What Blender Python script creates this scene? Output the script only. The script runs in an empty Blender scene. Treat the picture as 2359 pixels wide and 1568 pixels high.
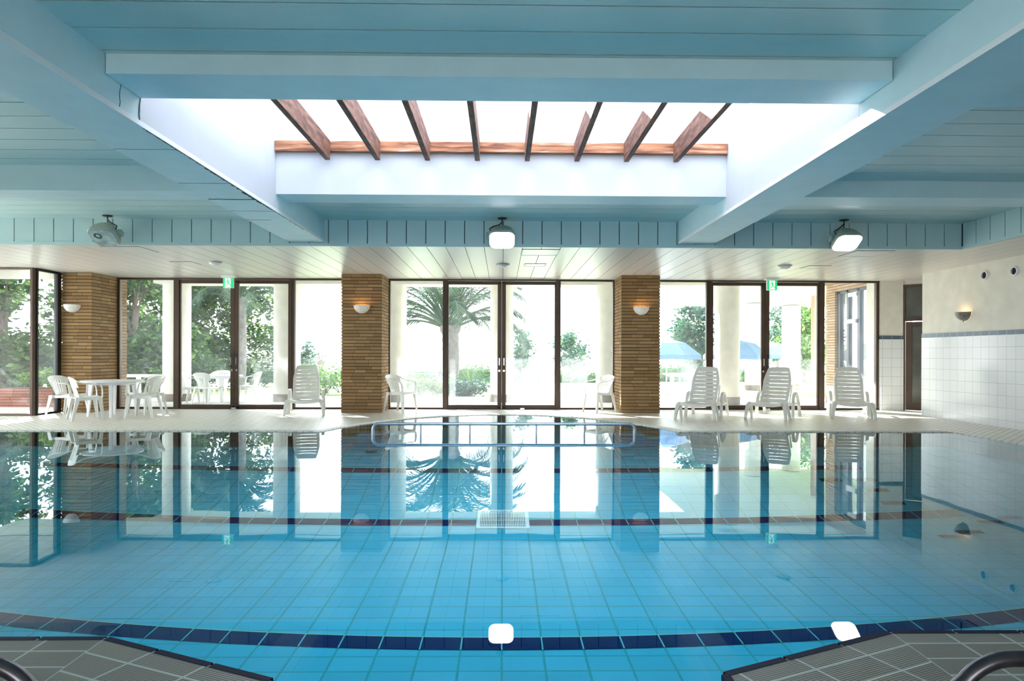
import bpy, bmesh, math, random
from mathutils import Vector, Matrix, noise
import numpy as np
random.seed(7)
rng = np.random.default_rng(7)
C = bpy.context.scene.collection
R = math.radians
CAMZ = 1.245

# ---------------------------------------------------------------- helpers
def hz(x): return 816 + (x - 1156) * 0.00286        # photographed eye level
def XY(x, Y): return (x - 1156) * Y / 1573.0          # lateral metres of a column x at distance Y
def ZY(x, y, Y): return CAMZ + (hz(x) - y) * Y / 1573.0

class MB:
    """collects shapes into one mesh"""
    def __init__(s): s.v = []; s.f = []
    def add(s, vs, fs):
        n = len(s.v); s.v += [tuple(v) for v in vs]; s.f += [tuple(i + n for i in f) for f in fs]; return s
    def box(s, x0, x1, y0, y1, z0, z1, M=None):
        vs = [Vector((x, y, z)) for x in (x0, x1) for y in (y0, y1) for z in (z0, z1)]
        if M is not None: vs = [M @ v for v in vs]
        return s.add(vs, [(0,1,3,2),(4,6,7,5),(0,4,5,1),(2,3,7,6),(0,2,6,4),(1,5,7,3)])
    def taper(s, p0, p1, w0, d0, w1, d1, M=None):
        """tapered straight post from p0 to p1 with section w x d (x,y) at either end"""
        vs = []
        for p, w, d in ((p0, w0, d0), (p1, w1, d1)):
            for sx, sy in ((-1,-1),(1,-1),(1,1),(-1,1)):
                v = Vector((p[0] + sx*w/2, p[1] + sy*d/2, p[2])); vs.append(M @ v if M is not None else v)
        return s.add(vs, [(0,3,2,1),(4,5,6,7),(0,1,5,4),(1,2,6,5),(2,3,7,6),(3,0,4,7)])
    def tube(s, pts, r, n=10, cap=True):
        pts = [Vector(p) for p in pts]
        rs = r if isinstance(r, (list, tuple)) else [r]*len(pts)
        up = None; rings = []
        for i, p in enumerate(pts):
            t = (pts[min(i+1, len(pts)-1)] - pts[max(i-1, 0)]).normalized()
            if up is None:
                up = t.orthogonal().normalized()
            up = (up - t*up.dot(t)).normalized(); b = t.cross(up)
            rings.append([p + (up*math.cos(a) + b*math.sin(a))*rs[i] for a in (2*math.pi*k/n for k in range(n))])
        vs = [v for rg in rings for v in rg]; fs = []
        for i in range(len(pts)-1):
            for k in range(n):
                a = i*n+k; b_ = i*n+(k+1) % n
                fs.append((a, b_, b_+n, a+n))
        if cap: fs += [tuple(reversed(range(n))), tuple(range((len(pts)-1)*n, len(pts)*n))]
        return s.add(vs, fs)
    def strip(s, pts, w, h, side=(1,0,0)):
        """flat bar swept along pts: width w along side, thickness h"""
        pts = [Vector(p) for p in pts]; S = Vector(side).normalized(); vs = []; fs = []
        ws = w if isinstance(w, (list, tuple)) else [w]*len(pts)
        for i, p in enumerate(pts):
            t = (pts[min(i+1, len(pts)-1)] - pts[max(i-1, 0)]).normalized()
            sd = (S - t*S.dot(t)).normalized(); nn = t.cross(sd)
            for a, b in ((-1,-1),(1,-1),(1,1),(-1,1)): vs.append(p + sd*a*ws[i]/2 + nn*b*h/2)
        for i in range(len(pts)-1):
            for k in range(4):
                a = i*4+k; b = i*4+(k+1) % 4; fs.append((a, b, b+4, a+4))
        m = (len(pts)-1)*4
        fs += [(3,2,1,0), (m, m+1, m+2, m+3)]
        return s.add(vs, fs)
    def patch(s, F, u0, u1, v0, v1, th, nu=8, nv=4):
        """thick patch of the surface F(u,v)"""
        g = []; e = 1e-3
        for j in range(nv+1):
            for i in range(nu+1):
                u = u0+(u1-u0)*i/nu; v = v0+(v1-v0)*j/nv
                p = Vector(F(u, v)); n = (Vector(F(u+e, v))-Vector(F(u-e, v))).cross(Vector(F(u, v+e))-Vector(F(u, v-e))).normalized()
                g.append((p + n*th/2, p - n*th/2))
        N = len(g); W = nu+1
        vs = [a for a, b in g] + [b for a, b in g]; fs = []
        for j in range(nv):
            for i in range(nu):
                a = j*W+i; fs.append((a, a+1, a+1+W, a+W)); fs.append((N+a+W, N+a+1+W, N+a+1, N+a))
        for i in range(nu):
            fs.append((i+1, i, N+i, N+i+1)); a = nv*W+i; fs.append((a, a+1, N+a+1, N+a))
        for j in range(nv):
            a = j*W; fs.append((a, a+W, N+a+W, N+a)); a = j*W+nu; fs.append((a+W, a, N+a, N+a+W))
        return s.add(vs, fs)
    def lathe(s, prof, cx=0, cy=0, n=20, a0=0, a1=2*math.pi, M=None):
        full = abs(a1-a0-2*math.pi) < 1e-6; m = n if full else n+1; vs = []; fs = []
        for r, z in prof:
            for k in range(m):
                a = a0+(a1-a0)*k/n; v = Vector((cx+r*math.cos(a), cy+r*math.sin(a), z)); vs.append(M @ v if M is not None else v)
        for i in range(len(prof)-1):
            for k in range(n):
                b = (k+1) % m; fs.append((i*m+k, i*m+b, (i+1)*m+b, (i+1)*m+k))
        return s.add(vs, fs)
    def prism(s, poly, z0, z1):
        n = len(poly); vs = [(x, y, z0) for x, y in poly] + [(x, y, z1) for x, y in poly]
        return s.add(vs, [tuple(reversed(range(n))), tuple(range(n, 2*n))] + [(i, (i+1) % n, n+(i+1) % n, n+i) for i in range(n)])
    def build(s, name, m, parent=None, bevel=0, smooth=False, seg=2, **props):
        me = bpy.data.meshes.new(name); me.from_pydata(s.v, [], s.f); me.materials.append(m)
        if not me.polygons: return None
        bm = bmesh.new(); bm.from_mesh(me); bmesh.ops.recalc_face_normals(bm, faces=bm.faces); bm.to_mesh(me); bm.free()
        if smooth:
            me.polygons.foreach_set('use_smooth', [True]*len(me.polygons))
            try: me.set_sharp_from_angle(angle=R(38))
            except Exception: pass
        o = bpy.data.objects.new(name, me); C.objects.link(o)
        if parent is not None: o.parent = parent
        if bevel:
            b = o.modifiers.new('Bevel', 'BEVEL'); b.width = bevel; b.segments = seg; b.limit_method = 'ANGLE'; b.angle_limit = R(40)
        for k, v in props.items(): o[k] = v
        return o

def tag(o, label, category, group=None, kind=None):
    o['label'] = label; o['category'] = category
    if group: o['group'] = group
    if kind: o['kind'] = kind
    return o
def thing(name, label, category, loc=(0,0,0), rz=0, group=None):
    o = bpy.data.objects.new(name, None); o.empty_display_size = .1; C.objects.link(o)
    o.location = loc; o.rotation_euler = (0, 0, rz)
    return tag(o, label, category, group)
def struct(o, label=None):
    o['kind'] = 'structure'
    if label: o['label'] = label
    return o
def sempty(name, label=None, loc=(0,0,0)):
    o = bpy.data.objects.new(name, None); C.objects.link(o); o.location = loc; return struct(o, label)
def copy_tree(o, parent=None):
    c = o.copy(); C.objects.link(c)
    if parent is not None: c.parent = parent
    for ch in list(o.children): copy_tree(ch, c)
    return c

# ---------------------------------------------------------------- materials
def newmat(name):
    m = bpy.data.materials.new(name); m.use_nodes = True; nt = m.node_tree; nt.nodes.clear()
    o = nt.nodes.new('ShaderNodeOutputMaterial'); return m, nt, o
def N(nt, t, **kw):
    n = nt.nodes.new(t)
    for k, v in kw.items():
        if k in n.inputs.keys() if isinstance(k, str) else False: n.inputs[k].default_value = v
        else: setattr(n, k, v)
    return n
def L(nt, a, b): nt.links.new(a, b)
def c4(c): return (c[0], c[1], c[2], 1)
def plain(name, col, rough=.5, metal=0, var=.06, scale=4, spec=.5, bump=0, bscale=60, emit=None, estr=0):
    """paint / plastic / metal with soft procedural mottling"""
    m, nt, o = newmat(name); p = N(nt, 'ShaderNodeBsdfPrincipled')
    p.inputs['Roughness'].default_value = rough; p.inputs['Metallic'].default_value = metal
    p.inputs['Specular IOR Level'].default_value = spec
    g = N(nt, 'ShaderNodeNewGeometry'); n = N(nt, 'ShaderNodeTexNoise'); n.inputs['Scale'].default_value = scale
    n.inputs['Detail'].default_value = 3
    L(nt, g.outputs['Position'], n.inputs['Vector'])
    r = N(nt, 'ShaderNodeValToRGB'); r.color_ramp.elements[0].position = .3; r.color_ramp.elements[1].position = .7
    r.color_ramp.elements[0].color = c4([x*(1-var) for x in col]); r.color_ramp.elements[1].color = c4([min(1, x*(1+var)) for x in col])
    L(nt, n.outputs[0], r.inputs[0]); L(nt, r.outputs[0], p.inputs['Base Color'])
    if bump:
        n2 = N(nt, 'ShaderNodeTexNoise'); n2.inputs['Scale'].default_value = bscale; L(nt, g.outputs['Position'], n2.inputs['Vector'])
        b = N(nt, 'ShaderNodeBump'); b.inputs['Strength'].default_value = bump; b.inputs['Distance'].default_value = .01
        L(nt, n2.outputs[0], b.inputs['Height']); L(nt, b.outputs[0], p.inputs['Normal'])
    if emit: p.inputs['Emission Color'].default_value = c4(emit); p.inputs['Emission Strength'].default_value = estr
    L(nt, p.outputs[0], o.inputs[0]); return m

def coords(nt, ax='xy', rot=0, sx=1, off=(0,0), mirror=False):
    """2D world coordinates in metres"""
    g = N(nt, 'ShaderNodeNewGeometry'); s = N(nt, 'ShaderNodeSeparateXYZ'); L(nt, g.outputs['Position'], s.inputs[0])
    a = s.outputs['XYZ'.index(ax[0].upper())]; b = s.outputs['XYZ'.index(ax[1].upper())]
    if mirror:
        ab = N(nt, 'ShaderNodeMath', operation='ABSOLUTE'); L(nt, a, ab.inputs[0]); a = ab.outputs[0]
    c = N(nt, 'ShaderNodeCombineXYZ'); L(nt, a, c.inputs[0]); L(nt, b, c.inputs[1])
    mp = N(nt, 'ShaderNodeMapping'); mp.inputs['Rotation'].default_value = (0, 0, rot); mp.inputs['Location'].default_value = (off[0], off[1], 0)
    L(nt, c.outputs[0], mp.inputs[0]); return mp.outputs[0]

def tiles(name, ax, w, h, c1, c2, grout, gs=.006, rough=.25, rot=0, off=(0,0), offset=0, ribs=0, mirror=False, bump=.3, spec=.5, ribaxis='Y', mottling=0):
    m, nt, o = newmat(name); v = coords(nt, ax, rot, off=off, mirror=mirror)
    b = N(nt, 'ShaderNodeTexBrick'); b.offset = offset; b.squash = 1; b.offset_frequency = 2
    b.inputs['Color1'].default_value = c4(c1); b.inputs['Color2'].default_value = c4(c2); b.inputs['Mortar'].default_value = c4(grout)
    b.inputs['Scale'].default_value = 1; b.inputs['Mortar Size'].default_value = gs; b.inputs['Mortar Smooth'].default_value = .1
    b.inputs['Brick Width'].default_value = w; b.inputs['Row Height'].default_value = h; b.inputs['Bias'].default_value = 0
    L(nt, v, b.inputs['Vector'])
    p = N(nt, 'ShaderNodeBsdfPrincipled'); p.inputs['Roughness'].default_value = rough; p.inputs['Specular IOR Level'].default_value = spec
    col = b.outputs['Color']
    if mottling:
        n = N(nt, 'ShaderNodeTexNoise'); n.inputs['Scale'].default_value = 90; L(nt, v, n.inputs['Vector'])
        r = N(nt, 'ShaderNodeValToRGB'); r.color_ramp.elements[0].position = .42; r.color_ramp.elements[1].position = .58
        r.color_ramp.elements[0].color = (1-mottling,)*3+(1,); L(nt, n.outputs[0], r.inputs[0])
        mx = N(nt, 'ShaderNodeMixRGB', blend_type='MULTIPLY'); mx.inputs[0].default_value = 1
        L(nt, col, mx.inputs[1]); L(nt, r.outputs[0], mx.inputs[2]); col = mx.outputs[0]
    L(nt, col, p.inputs['Base Color'])
    inv = N(nt, 'ShaderNodeMath', operation='SUBTRACT'); inv.inputs[0].default_value = 1; L(nt, b.outputs['Fac'], inv.inputs[1]); hgt = inv.outputs[0]
    if ribs:
        wv = N(nt, 'ShaderNodeTexWave', bands_direction=ribaxis); wv.inputs['Scale'].default_value = ribs; wv.inputs['Distortion'].default_value = 0
        L(nt, v, wv.inputs['Vector']); ml = N(nt, 'ShaderNodeMath', operation='MULTIPLY_ADD'); ml.inputs[1].default_value = .35
        L(nt, wv.outputs['Fac'], ml.inputs[0]); L(nt, hgt, ml.inputs[2]); hgt = ml.outputs[0]
    if bump:
        bp = N(nt, 'ShaderNodeBump'); bp.inputs['Strength'].default_value = bump; bp.inputs['Distance'].default_value = .004
        L(nt, hgt, bp.inputs['Height']); L(nt, bp.outputs[0], p.inputs['Normal'])
    L(nt, p.outputs[0], o.inputs[0]); return m

def island(name, cols, rough=.8, transl=0, spec=.3, hue=0):
    """each brick or leaf picks its own tone"""
    m, nt, o = newmat(name); g = N(nt, 'ShaderNodeNewGeometry'); r = N(nt, 'ShaderNodeValToRGB')
    while len(r.color_ramp.elements) < len(cols): r.color_ramp.elements.new(.5)
    for i, c in enumerate(cols):
        r.color_ramp.elements[i].position = i/(len(cols)-1); r.color_ramp.elements[i].color = c4(c)
    L(nt, g.outputs['Random Per Island'], r.inputs[0])
    p = N(nt, 'ShaderNodeBsdfPrincipled'); p.inputs['Roughness'].default_value = rough; p.inputs['Specular IOR Level'].default_value = spec
    L(nt, r.outputs[0], p.inputs['Base Color']); out = p.outputs[0]
    if transl:
        t = N(nt, 'ShaderNodeBsdfTranslucent'); L(nt, r.outputs[0], t.inputs[0]); mx = N(nt, 'ShaderNodeMixShader'); mx.inputs[0].default_value = transl
        L(nt, p.outputs[0], mx.inputs[1]); L(nt, t.outputs[0], mx.inputs[2]); out = mx.outputs[0]
    else:
        n2 = N(nt, 'ShaderNodeTexNoise'); n2.inputs['Scale'].default_value = 130; L(nt, g.outputs['Position'], n2.inputs['Vector'])
        b = N(nt, 'ShaderNodeBump'); b.inputs['Strength'].default_value = .5; b.inputs['Distance'].default_value = .006
        L(nt, n2.outputs[0], b.inputs['Height']); L(nt, b.outputs[0], p.inputs['Normal'])
    L(nt, out, o.inputs[0]); return m

def sheet(name, tint, ior, rough=0, wave=0, haze=0):
    """clear sheet: Fresnel mix of mirror reflection and see-through (glass, water surface)"""
    m, nt, o = newmat(name); t = N(nt, 'ShaderNodeBsdfTransparent'); t.inputs[0].default_value = c4(tint)
    gl = N(nt, 'ShaderNodeBsdfGlossy'); gl.inputs['Roughness'].default_value = rough; gl.inputs[0].default_value = (1,1,1,1) if not wave else (.86,.96,1,1)
    f = N(nt, 'ShaderNodeFresnel'); f.inputs['IOR'].default_value = ior; mx = N(nt, 'ShaderNodeMixShader')
    if wave:
        g = N(nt, 'ShaderNodeNewGeometry'); n = N(nt, 'ShaderNodeTexNoise'); n.inputs['Scale'].default_value = 1.3; n.inputs['Detail'].default_value = 1.5
        L(nt, g.outputs['Position'], n.inputs['Vector']); b = N(nt, 'ShaderNodeBump'); b.inputs['Strength'].default_value = wave; b.inputs['Distance'].default_value = .01
        L(nt, n.outputs[0], b.inputs['Height']); L(nt, b.outputs[0], gl.inputs['Normal']); L(nt, b.outputs[0], f.inputs['Normal'])
    L(nt, f.outputs[0], mx.inputs[0]); L(nt, t.outputs[0], mx.inputs[1]); L(nt, gl.outputs[0], mx.inputs[2]); out = mx.outputs[0]
    if haze:  # bluish veiling glare put into the pane as a translucent layer
        d = N(nt, 'ShaderNodeBsdfTranslucent'); d.inputs[0].default_value = (.86,.93,1,1); d2 = N(nt, 'ShaderNodeMixShader')
        L(nt, out, d2.inputs[1]); L(nt, d.outputs[0], d2.inputs[2]); g = N(nt, 'ShaderNodeNewGeometry')
        n = N(nt, 'ShaderNodeTexNoise'); n.inputs['Scale'].default_value = 1.6; n.inputs['Detail'].default_value = 4; L(nt, g.outputs['Position'], n.inputs['Vector'])
        rr = N(nt, 'ShaderNodeMapRange'); rr.inputs[1].default_value = .35; rr.inputs[2].default_value = .75; rr.inputs[3].default_value = haze*.2; rr.inputs[4].default_value = haze
        L(nt, n.outputs[0], rr.inputs[0]); L(nt, rr.outputs[0], d2.inputs[0]); out = d2.outputs[0]
    L(nt, out, o.inputs[0]); return m

def slat_mat(name, col, axis, rough=.32):
    m, nt, o = newmat(name); v = coords(nt, 'xy'); p = N(nt, 'ShaderNodeBsdfPrincipled'); p.inputs['Roughness'].default_value = rough
    p.inputs['Base Color'].default_value = c4(col); w = N(nt, 'ShaderNodeTexWave', bands_direction=axis); w.inputs['Scale'].default_value = 19
    w.inputs['Distortion'].default_value = 0; L(nt, v, w.inputs['Vector']); b = N(nt, 'ShaderNodeBump'); b.inputs['Strength'].default_value = .22; b.inputs['Distance'].default_value = .003
    L(nt, w.outputs['Fac'], b.inputs['Height']); L(nt, b.outputs[0], p.inputs['Normal']); L(nt, p.outputs[0], o.inputs[0]); return m

def wood(name, c1, c2, c3, sc=(9, 1.6, 9)):
    m, nt, o = newmat(name); g = N(nt, 'ShaderNodeTexCoord'); mp = N(nt, 'ShaderNodeMapping'); mp.inputs['Scale'].default_value = sc
    L(nt, g.outputs['Object'], mp.inputs[0]); n = N(nt, 'ShaderNodeTexNoise'); n.inputs['Scale'].default_value = 2.4; n.inputs['Detail'].default_value = 7; n.inputs['Distortion'].default_value = .6
    L(nt, mp.outputs[0], n.inputs['Vector']); r = N(nt, 'ShaderNodeValToRGB'); r.color_ramp.elements[0].position = .34; r.color_ramp.elements[0].color = c4(c1)
    r.color_ramp.elements[1].position = .8; r.color_ramp.elements[1].color = c4(c3); e = r.color_ramp.elements.new(.56); e.color = c4(c2)
    L(nt, n.outputs[0], r.inputs[0]); p = N(nt, 'ShaderNodeBsdfPrincipled'); p.inputs['Roughness'].default_value = .7; L(nt, r.outputs[0], p.inputs['Base Color']); L(nt, p.outputs[0], o.inputs[0]); return m

M = {}
M['cream'] = plain('cream_paint', (.80,.77,.68), .6, bump=.08)
M['white'] = plain('white_plaster', (.88,.88,.88), .6, var=.02)
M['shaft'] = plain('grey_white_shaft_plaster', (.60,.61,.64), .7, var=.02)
M['beam'] = plain('pool_tinted_beam_paint', (.64,.82,.85), .5, var=.03, bump=.05, bscale=40)  # blue light from the pool is mixed into this base colour
M['fascia'] = plain('grey_green_fascia_paint', (.50,.66,.67), .42, var=.02)
M['hislat'] = slat_mat('pool_tinted_ceiling_slats', (.53,.72,.71), 'Y')  # teal base carries light thrown up by the pool
M['loslat'] = slat_mat('cream_ceiling_slats', (.75,.70,.655), 'X', .3)
M['gap'] = plain('dark_joint', (.05,.08,.09), .8)
M['darkwood'] = plain('outside_gray', (.4,.4,.4), .8)
M['frame'] = plain('bronze_aluminium', (.075,.045,.03), .45, metal=.2, var=.1)
M['darkframe'] = plain('dark_aluminium', (.02,.02,.02), .4, metal=.3)
M['glass'] = sheet('window_glass', (.97,.985,.98), 1.12, haze=.085)
M['skyglass'] = sheet('tinted_skylight_glass', (.96,.98,1.0), 1.12)
M['water'] = sheet('pool_water_surface', (.80,.965,.985), 1.333, wave=.10)
M['brick'] = island('tan_brick', [(.26,.155,.07),(.36,.22,.10),(.30,.18,.085),(.42,.27,.13),(.28,.165,.08)], .85)
M['brickpale'] = island('pale_brick', [(.52,.34,.22),(.60,.42,.29),(.48,.31,.2)], .85)
M['mortar'] = plain('dark_mortar', (.035,.025,.018), .9)
M['walltile'] = tiles('white_wall_tile', 'yz', .2116, .2116, (.80,.83,.87), (.84,.86,.89), (.50,.56,.64), .0035, .18, off=(.02,.082))
M['walltilex'] = tiles('white_wall_tile_front', 'xz', .2116, .2116, (.78,.81,.82), (.82,.84,.85), (.5,.52,.52), .004, .2, off=(.09,.08))
M['border'] = tiles('blue_granite_border', 'yz', .2116, .5, (.12,.2,.32), (.15,.24,.36), (.6,.65,.7), .004, .3, off=(.02,.1), mottling=.6)
M['borderx'] = tiles('blue_granite_border_front', 'xz', .2116, .5, (.10,.15,.2), (.13,.18,.24), (.6,.65,.7), .004, .3, off=(.09,.1), mottling=.6)
M['pool'] = tiles('blue_pool_tile', 'xy', .3, .225, (.05,.41,.53), (.065,.45,.58), (.035,.31,.33), .009, .35, off=(-.006,.07), bump=.1, spec=.08)
M['poolside'] = tiles('blue_pool_side_tile', 'xz', .15, .1, (.03,.38,.58), (.05,.43,.64), (.12,.50,.50), .006, .35, bump=.1, spec=.08)
M['navy'] = tiles('navy_pool_tile', 'xy', .3, 3, (.003,.012,.07), (.004,.015,.08), (.12,.48,.48), .006, .3, off=(-.006,.07), spec=.0)
M['palegrout'] = plain('pale_green_grout', (.30,.52,.32), .6)
M['navyedge'] = plain('navy_nosing_tile', (.003,.005,.025), .55, spec=.1)
M['deck'] = tiles('cream_ribbed_deck_tile', 'xy', .3, .1, (.76,.74,.66), (.82,.80,.73), (.40,.39,.34), .008, .36, rot=R(-45), offset=.5, mirror=True, ribs=30, bump=.4)
DT1, DT2, DTG = (.125,.125,.105), (.155,.155,.13), (.36,.42,.40)
M['deckn'] = tiles('grey_ribbed_deck_tile', 'xy', .242, .145, DT1, DT2, DTG, .006, .42, ribs=26, off=(.022,.037), bump=.8)
M['decknr'] = tiles('grey_ribbed_deck_tile_right', 'xy', .242, .145, DT1, DT2, DTG, .006, .42, ribs=26, off=(.196,-.01), bump=.8)
M['deckl'] = tiles('grey_ribbed_edge_tile_left', 'xy', .3, .15, DT1, DT2, DTG, .006, .42, rot=R(23.8), off=(.072,.036), ribs=26, bump=.8)
M['deckr'] = tiles('grey_ribbed_edge_tile_right', 'xy', .3, .15, DT1, DT2, DTG, .006, .42, rot=R(-24.4), off=(.164,.029), ribs=26, bump=.8)
M['plastic'] = plain('white_moulded_plastic', (.84,.84,.80), .35, var=.02)
M['plasticw'] = plain('bright_white_plastic', (.86,.87,.90), .35, var=.02)
M['steel'] = plain('brushed_steel_rail', (.40,.46,.52), .3, metal=.85, var=.05)
M['darksteel'] = plain('dark_weathered_steel', (.10,.09,.10), .28, metal=.85, var=.3, scale=12)
M['grate'] = plain('white_grate_plastic', (.80,.82,.78), .45, var=.04)
M['rafter'] = wood('weathered_brown_timber', (.09,.03,.018), (.22,.09,.055), (.36,.19,.13))
M['ledger'] = wood('peeling_orange_timber', (.16,.05,.025), (.46,.19,.09), (.74,.52,.40), (.9,12,9))
M['sconce'] = plain('white_marbled_glass', (.80,.80,.78), .35, var=.1, scale=18, emit=(1,.75,.45), estr=.04)
M['sconceg'] = plain('grey_marbled_glass', (.24,.225,.21), .4, var=.25, scale=18)
M['lamp_lit'] = plain('lit_flood_lens', (.9,.9,.9), .2, emit=(.96,.98,1), estr=7)
M['lamp_off'] = plain('unlit_flood_lens', (.30,.42,.42), .12, var=.35, scale=9, spec=.8)
M['lamp_body'] = plain('grey_green_lamp_housing', (.40,.44,.38), .4)
M['black'] = plain('black_rubber', (.015,.015,.015), .5)
M['green'] = plain('exit_green', (.01,.42,.14), .4, emit=(.01,.5,.16), estr=.6)
M['signwhite'] = plain('exit_white', (.85,.9,.85), .4, emit=(.9,1,.92), estr=.6)
M['chrome'] = plain('polished_metal', (.75,.76,.78), .15, metal=1, var=.02)
M['paper'] = plain('pale_paper_notice', (.80,.84,.80), .7, var=.02)
M['terrace'] = tiles('terrace_paving', 'xy', .6, .6, (.52,.50,.46), (.60,.58,.53), (.42,.40,.36), .01, .8, bump=.1)
M['lawn'] = plain('lawn_grass', (.30,.38,.13), .9, var=.3, scale=1.2, bump=.6, bscale=30)
M['plinth'] = plain('brown_column_plinth', (.22,.17,.13), .7)
M['leafd'] = island('dark_tree_leaves', [(.012,.035,.018),(.03,.075,.025),(.07,.14,.03),(.15,.25,.05)], .6, .35)
M['leafl'] = island('fresh_green_leaves', [(.05,.13,.03),(.13,.26,.05),(.26,.40,.08)], .6, .4)
M['leafb'] = island('blue_green_leaves', [(.02,.06,.055),(.045,.12,.085),(.11,.20,.09)], .6, .35)
M['hedge'] = island('hedge_leaves', [(.025,.07,.04),(.06,.13,.05),(.18,.27,.07)], .6, .3)
M['frond'] = island('palm_leaflets', [(.02,.045,.035),(.045,.085,.055),(.10,.15,.06)], .5, .3)
M['bark'] = plain('grey_brown_bark', (.13,.10,.085), .9, var=.35, scale=9, bump=.8, bscale=25)
M['palmbark'] = plain('pale_palm_trunk', (.16,.14,.14), .9, var=.3, scale=8, bump=.9, bscale=18)
M['parasol'] = plain('blue_parasol_cloth', (.16,.27,.46), .8, var=.06)
M['pipe'] = plain('tan_downpipe', (.52,.38,.28), .5)
M['blind'] = plain('white_blind_box', (.8,.82,.88), .5)
M['bluechair'] = plain('blue_grey_plastic', (.20,.28,.40), .4, var=.03)

def box(name, m, x0, x1, y0, y1, z0, z1, parent=None, bevel=0):
    return MB().box(x0, x1, y0, y1, z0, z1).build(name, m, parent, bevel)

# ---------------------------------------------------------------- brickwork with real relief
def brick_block(name, x0, x1, y0, y1, z0, z1, faces='-y-x+x', m=None, parent=None, ch=.0695, blen=(.2,.38), kind='structure', hole=None):
    m = m or M['brick']; core = .014
    root_mb = MB().box(x0+core, x1-core, y0+core, y1-core, z0, z1)
    mb = MB(); n = int(round((z1-z0)/ch)); rnd = random.Random(int((x0+20)*97+(y0+3)*31))
    for k in range(n):
        za = z0+k*(z1-z0)/n+.006; zb = z0+(k+1)*(z1-z0)/n-.006
        for fc in ('-y', '+y', '-x', '+x'):
            if fc not in faces: continue
            a0, a1 = (x0, x1) if fc[1] == 'y' else (y0+.013, y1-.013)
            a = a0
            while a < a1-.01:
                b = min(a+rnd.uniform(*blen), a1)
                if a1-b < .07: b = a1
                j = rnd.uniform(-.002, .002); lo, hi = a+.003, b-.003
                if a == a0: lo = a0
                if b == a1: hi = a1
                if fc == '-y': mb.box(lo, hi, y0+j, y0+core+.004, za, zb)
                if fc == '+y': mb.box(lo, hi, y1-core-.004, y1+j, za, zb)
                if fc == '-x': mb.box(x0+j, x0+core+.004, lo, hi, za, zb)
                if fc == '+x': mb.box(x1-core-.004, x1+j, lo, hi, za, zb)
                a = b
    o = root_mb.build(name, M['mortar'], parent)
    b = mb.build('brick_facing', m, o)
    return o

ZL = 2.93; ZH = 3.325; WY = 15.4; FY = 10.65
# ---------------------------------------------------------------- pool outline
bulge = [(-2.85,10.94),(-2.70,11.45),(-2.42,12.05),(-2.08,12.6),(-1.69,13.14),(-1.2,13.58),(-.62,13.90),(0,14.03)]
bulge = bulge + [(-x, y) for x, y in reversed(bulge[:-1])]
PXL, PXR, PYF, PYN = -8.6, 7.3, 10.94, 2.99
outline = [(PXL,PYF)] + bulge + [(PXR,PYF),(PXR,PYN),(1.74,PYN+.04),(.87,2.635),(.87,.8),(-.87,.8),(-.87,2.6),(-1.716,PYN),(PXL,PYN)]
DZ = .008
deck = MB()
deck.prism([(-13.2,15.75),(-13.2,PYF),(PXL,PYF)]+bulge+[(PXR,PYF),(8.72,PYF),(8.72,14.0),(9.95,14.0),(9.95,15.75)], -.25, DZ)
deck.box(PXR, 8.72, PYN, PYF, -.25, DZ); deck.box(-13.2, PXL, PYN, PYF, -.25, DZ)
struct(deck.build('floor', M['deck']), 'cream diagonal ribbed tile deck around the pool')
dn = MB(); dn.box(-13.2, -1.716, -4.2, PYN, -.25, DZ); dn.box(-.87, .87, -4.2, .8, -.25, DZ); 
struct(MB().prism([(1.74,-4.2),(8.72,-4.2),(8.72,PYN),(PXR,PYN),(1.74,PYN+.04)], -.25, DZ).build('floor', M['decknr']), 'grey ribbed tile deck at the near right pool edge')
struct(dn.build('floor', M['deckn']), 'grey ribbed tile deck at the near left pool edge')
struct(MB().prism([(-1.716,PYN),(-1.716,-4.2),(-.87,-4.2),(-.87,2.6)], -.25, DZ).build('floor', M['deckl']), 'grey ribbed tiles on the angled left pool corner')
struct(MB().prism([(1.74,PYN+.04),(.87,2.635),(.87,-4.2),(1.74,-4.2)], -.25, DZ).build('floor', M['deckr']), 'grey ribbed tiles on the angled right pool corner')
# navy nosing along the near coping
e = MB()
for path in ([(PXL,PYN),(-1.716,PYN),(-.87,2.6),(-.87,.8)], [(PXR,PYN),(1.74,PYN+.04),(.87,2.635),(.87,.8)]):
    for a, b in zip(path[:-1], path[1:]):
        A = Vector((a[0], a[1], 0)); B = Vector((b[0], b[1], 0)); t = (B-A).normalized(); n = Vector((-t.y, t.x, 0))
        L_ = (B-A).length; cnt = max(1, round(L_/.29))
        for k in range(cnt):
            p = A+t*(L_*k/cnt+.006); q = A+t*(L_*(k+1)/cnt-.006)
            e.add([p+n*.017+Vector((0,0,-.05)), q+n*.017+Vector((0,0,-.05)), q-n*.017+Vector((0,0,-.05)), p-n*.017+Vector((0,0,-.05)),
                   p+n*.017+Vector((0,0,.0095)), q+n*.017+Vector((0,0,.0095)), q-n*.017+Vector((0,0,.0095)), p-n*.017+Vector((0,0,.0095))],
                  [(0,1,2,3),(7,6,5,4),(0,4,5,1),(1,5,6,2),(2,6,7,3),(3,7,4,0)])
struct(e.build('trim_1', M['navyedge']), 'navy nosing tiles edging the near pool rim')

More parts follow.
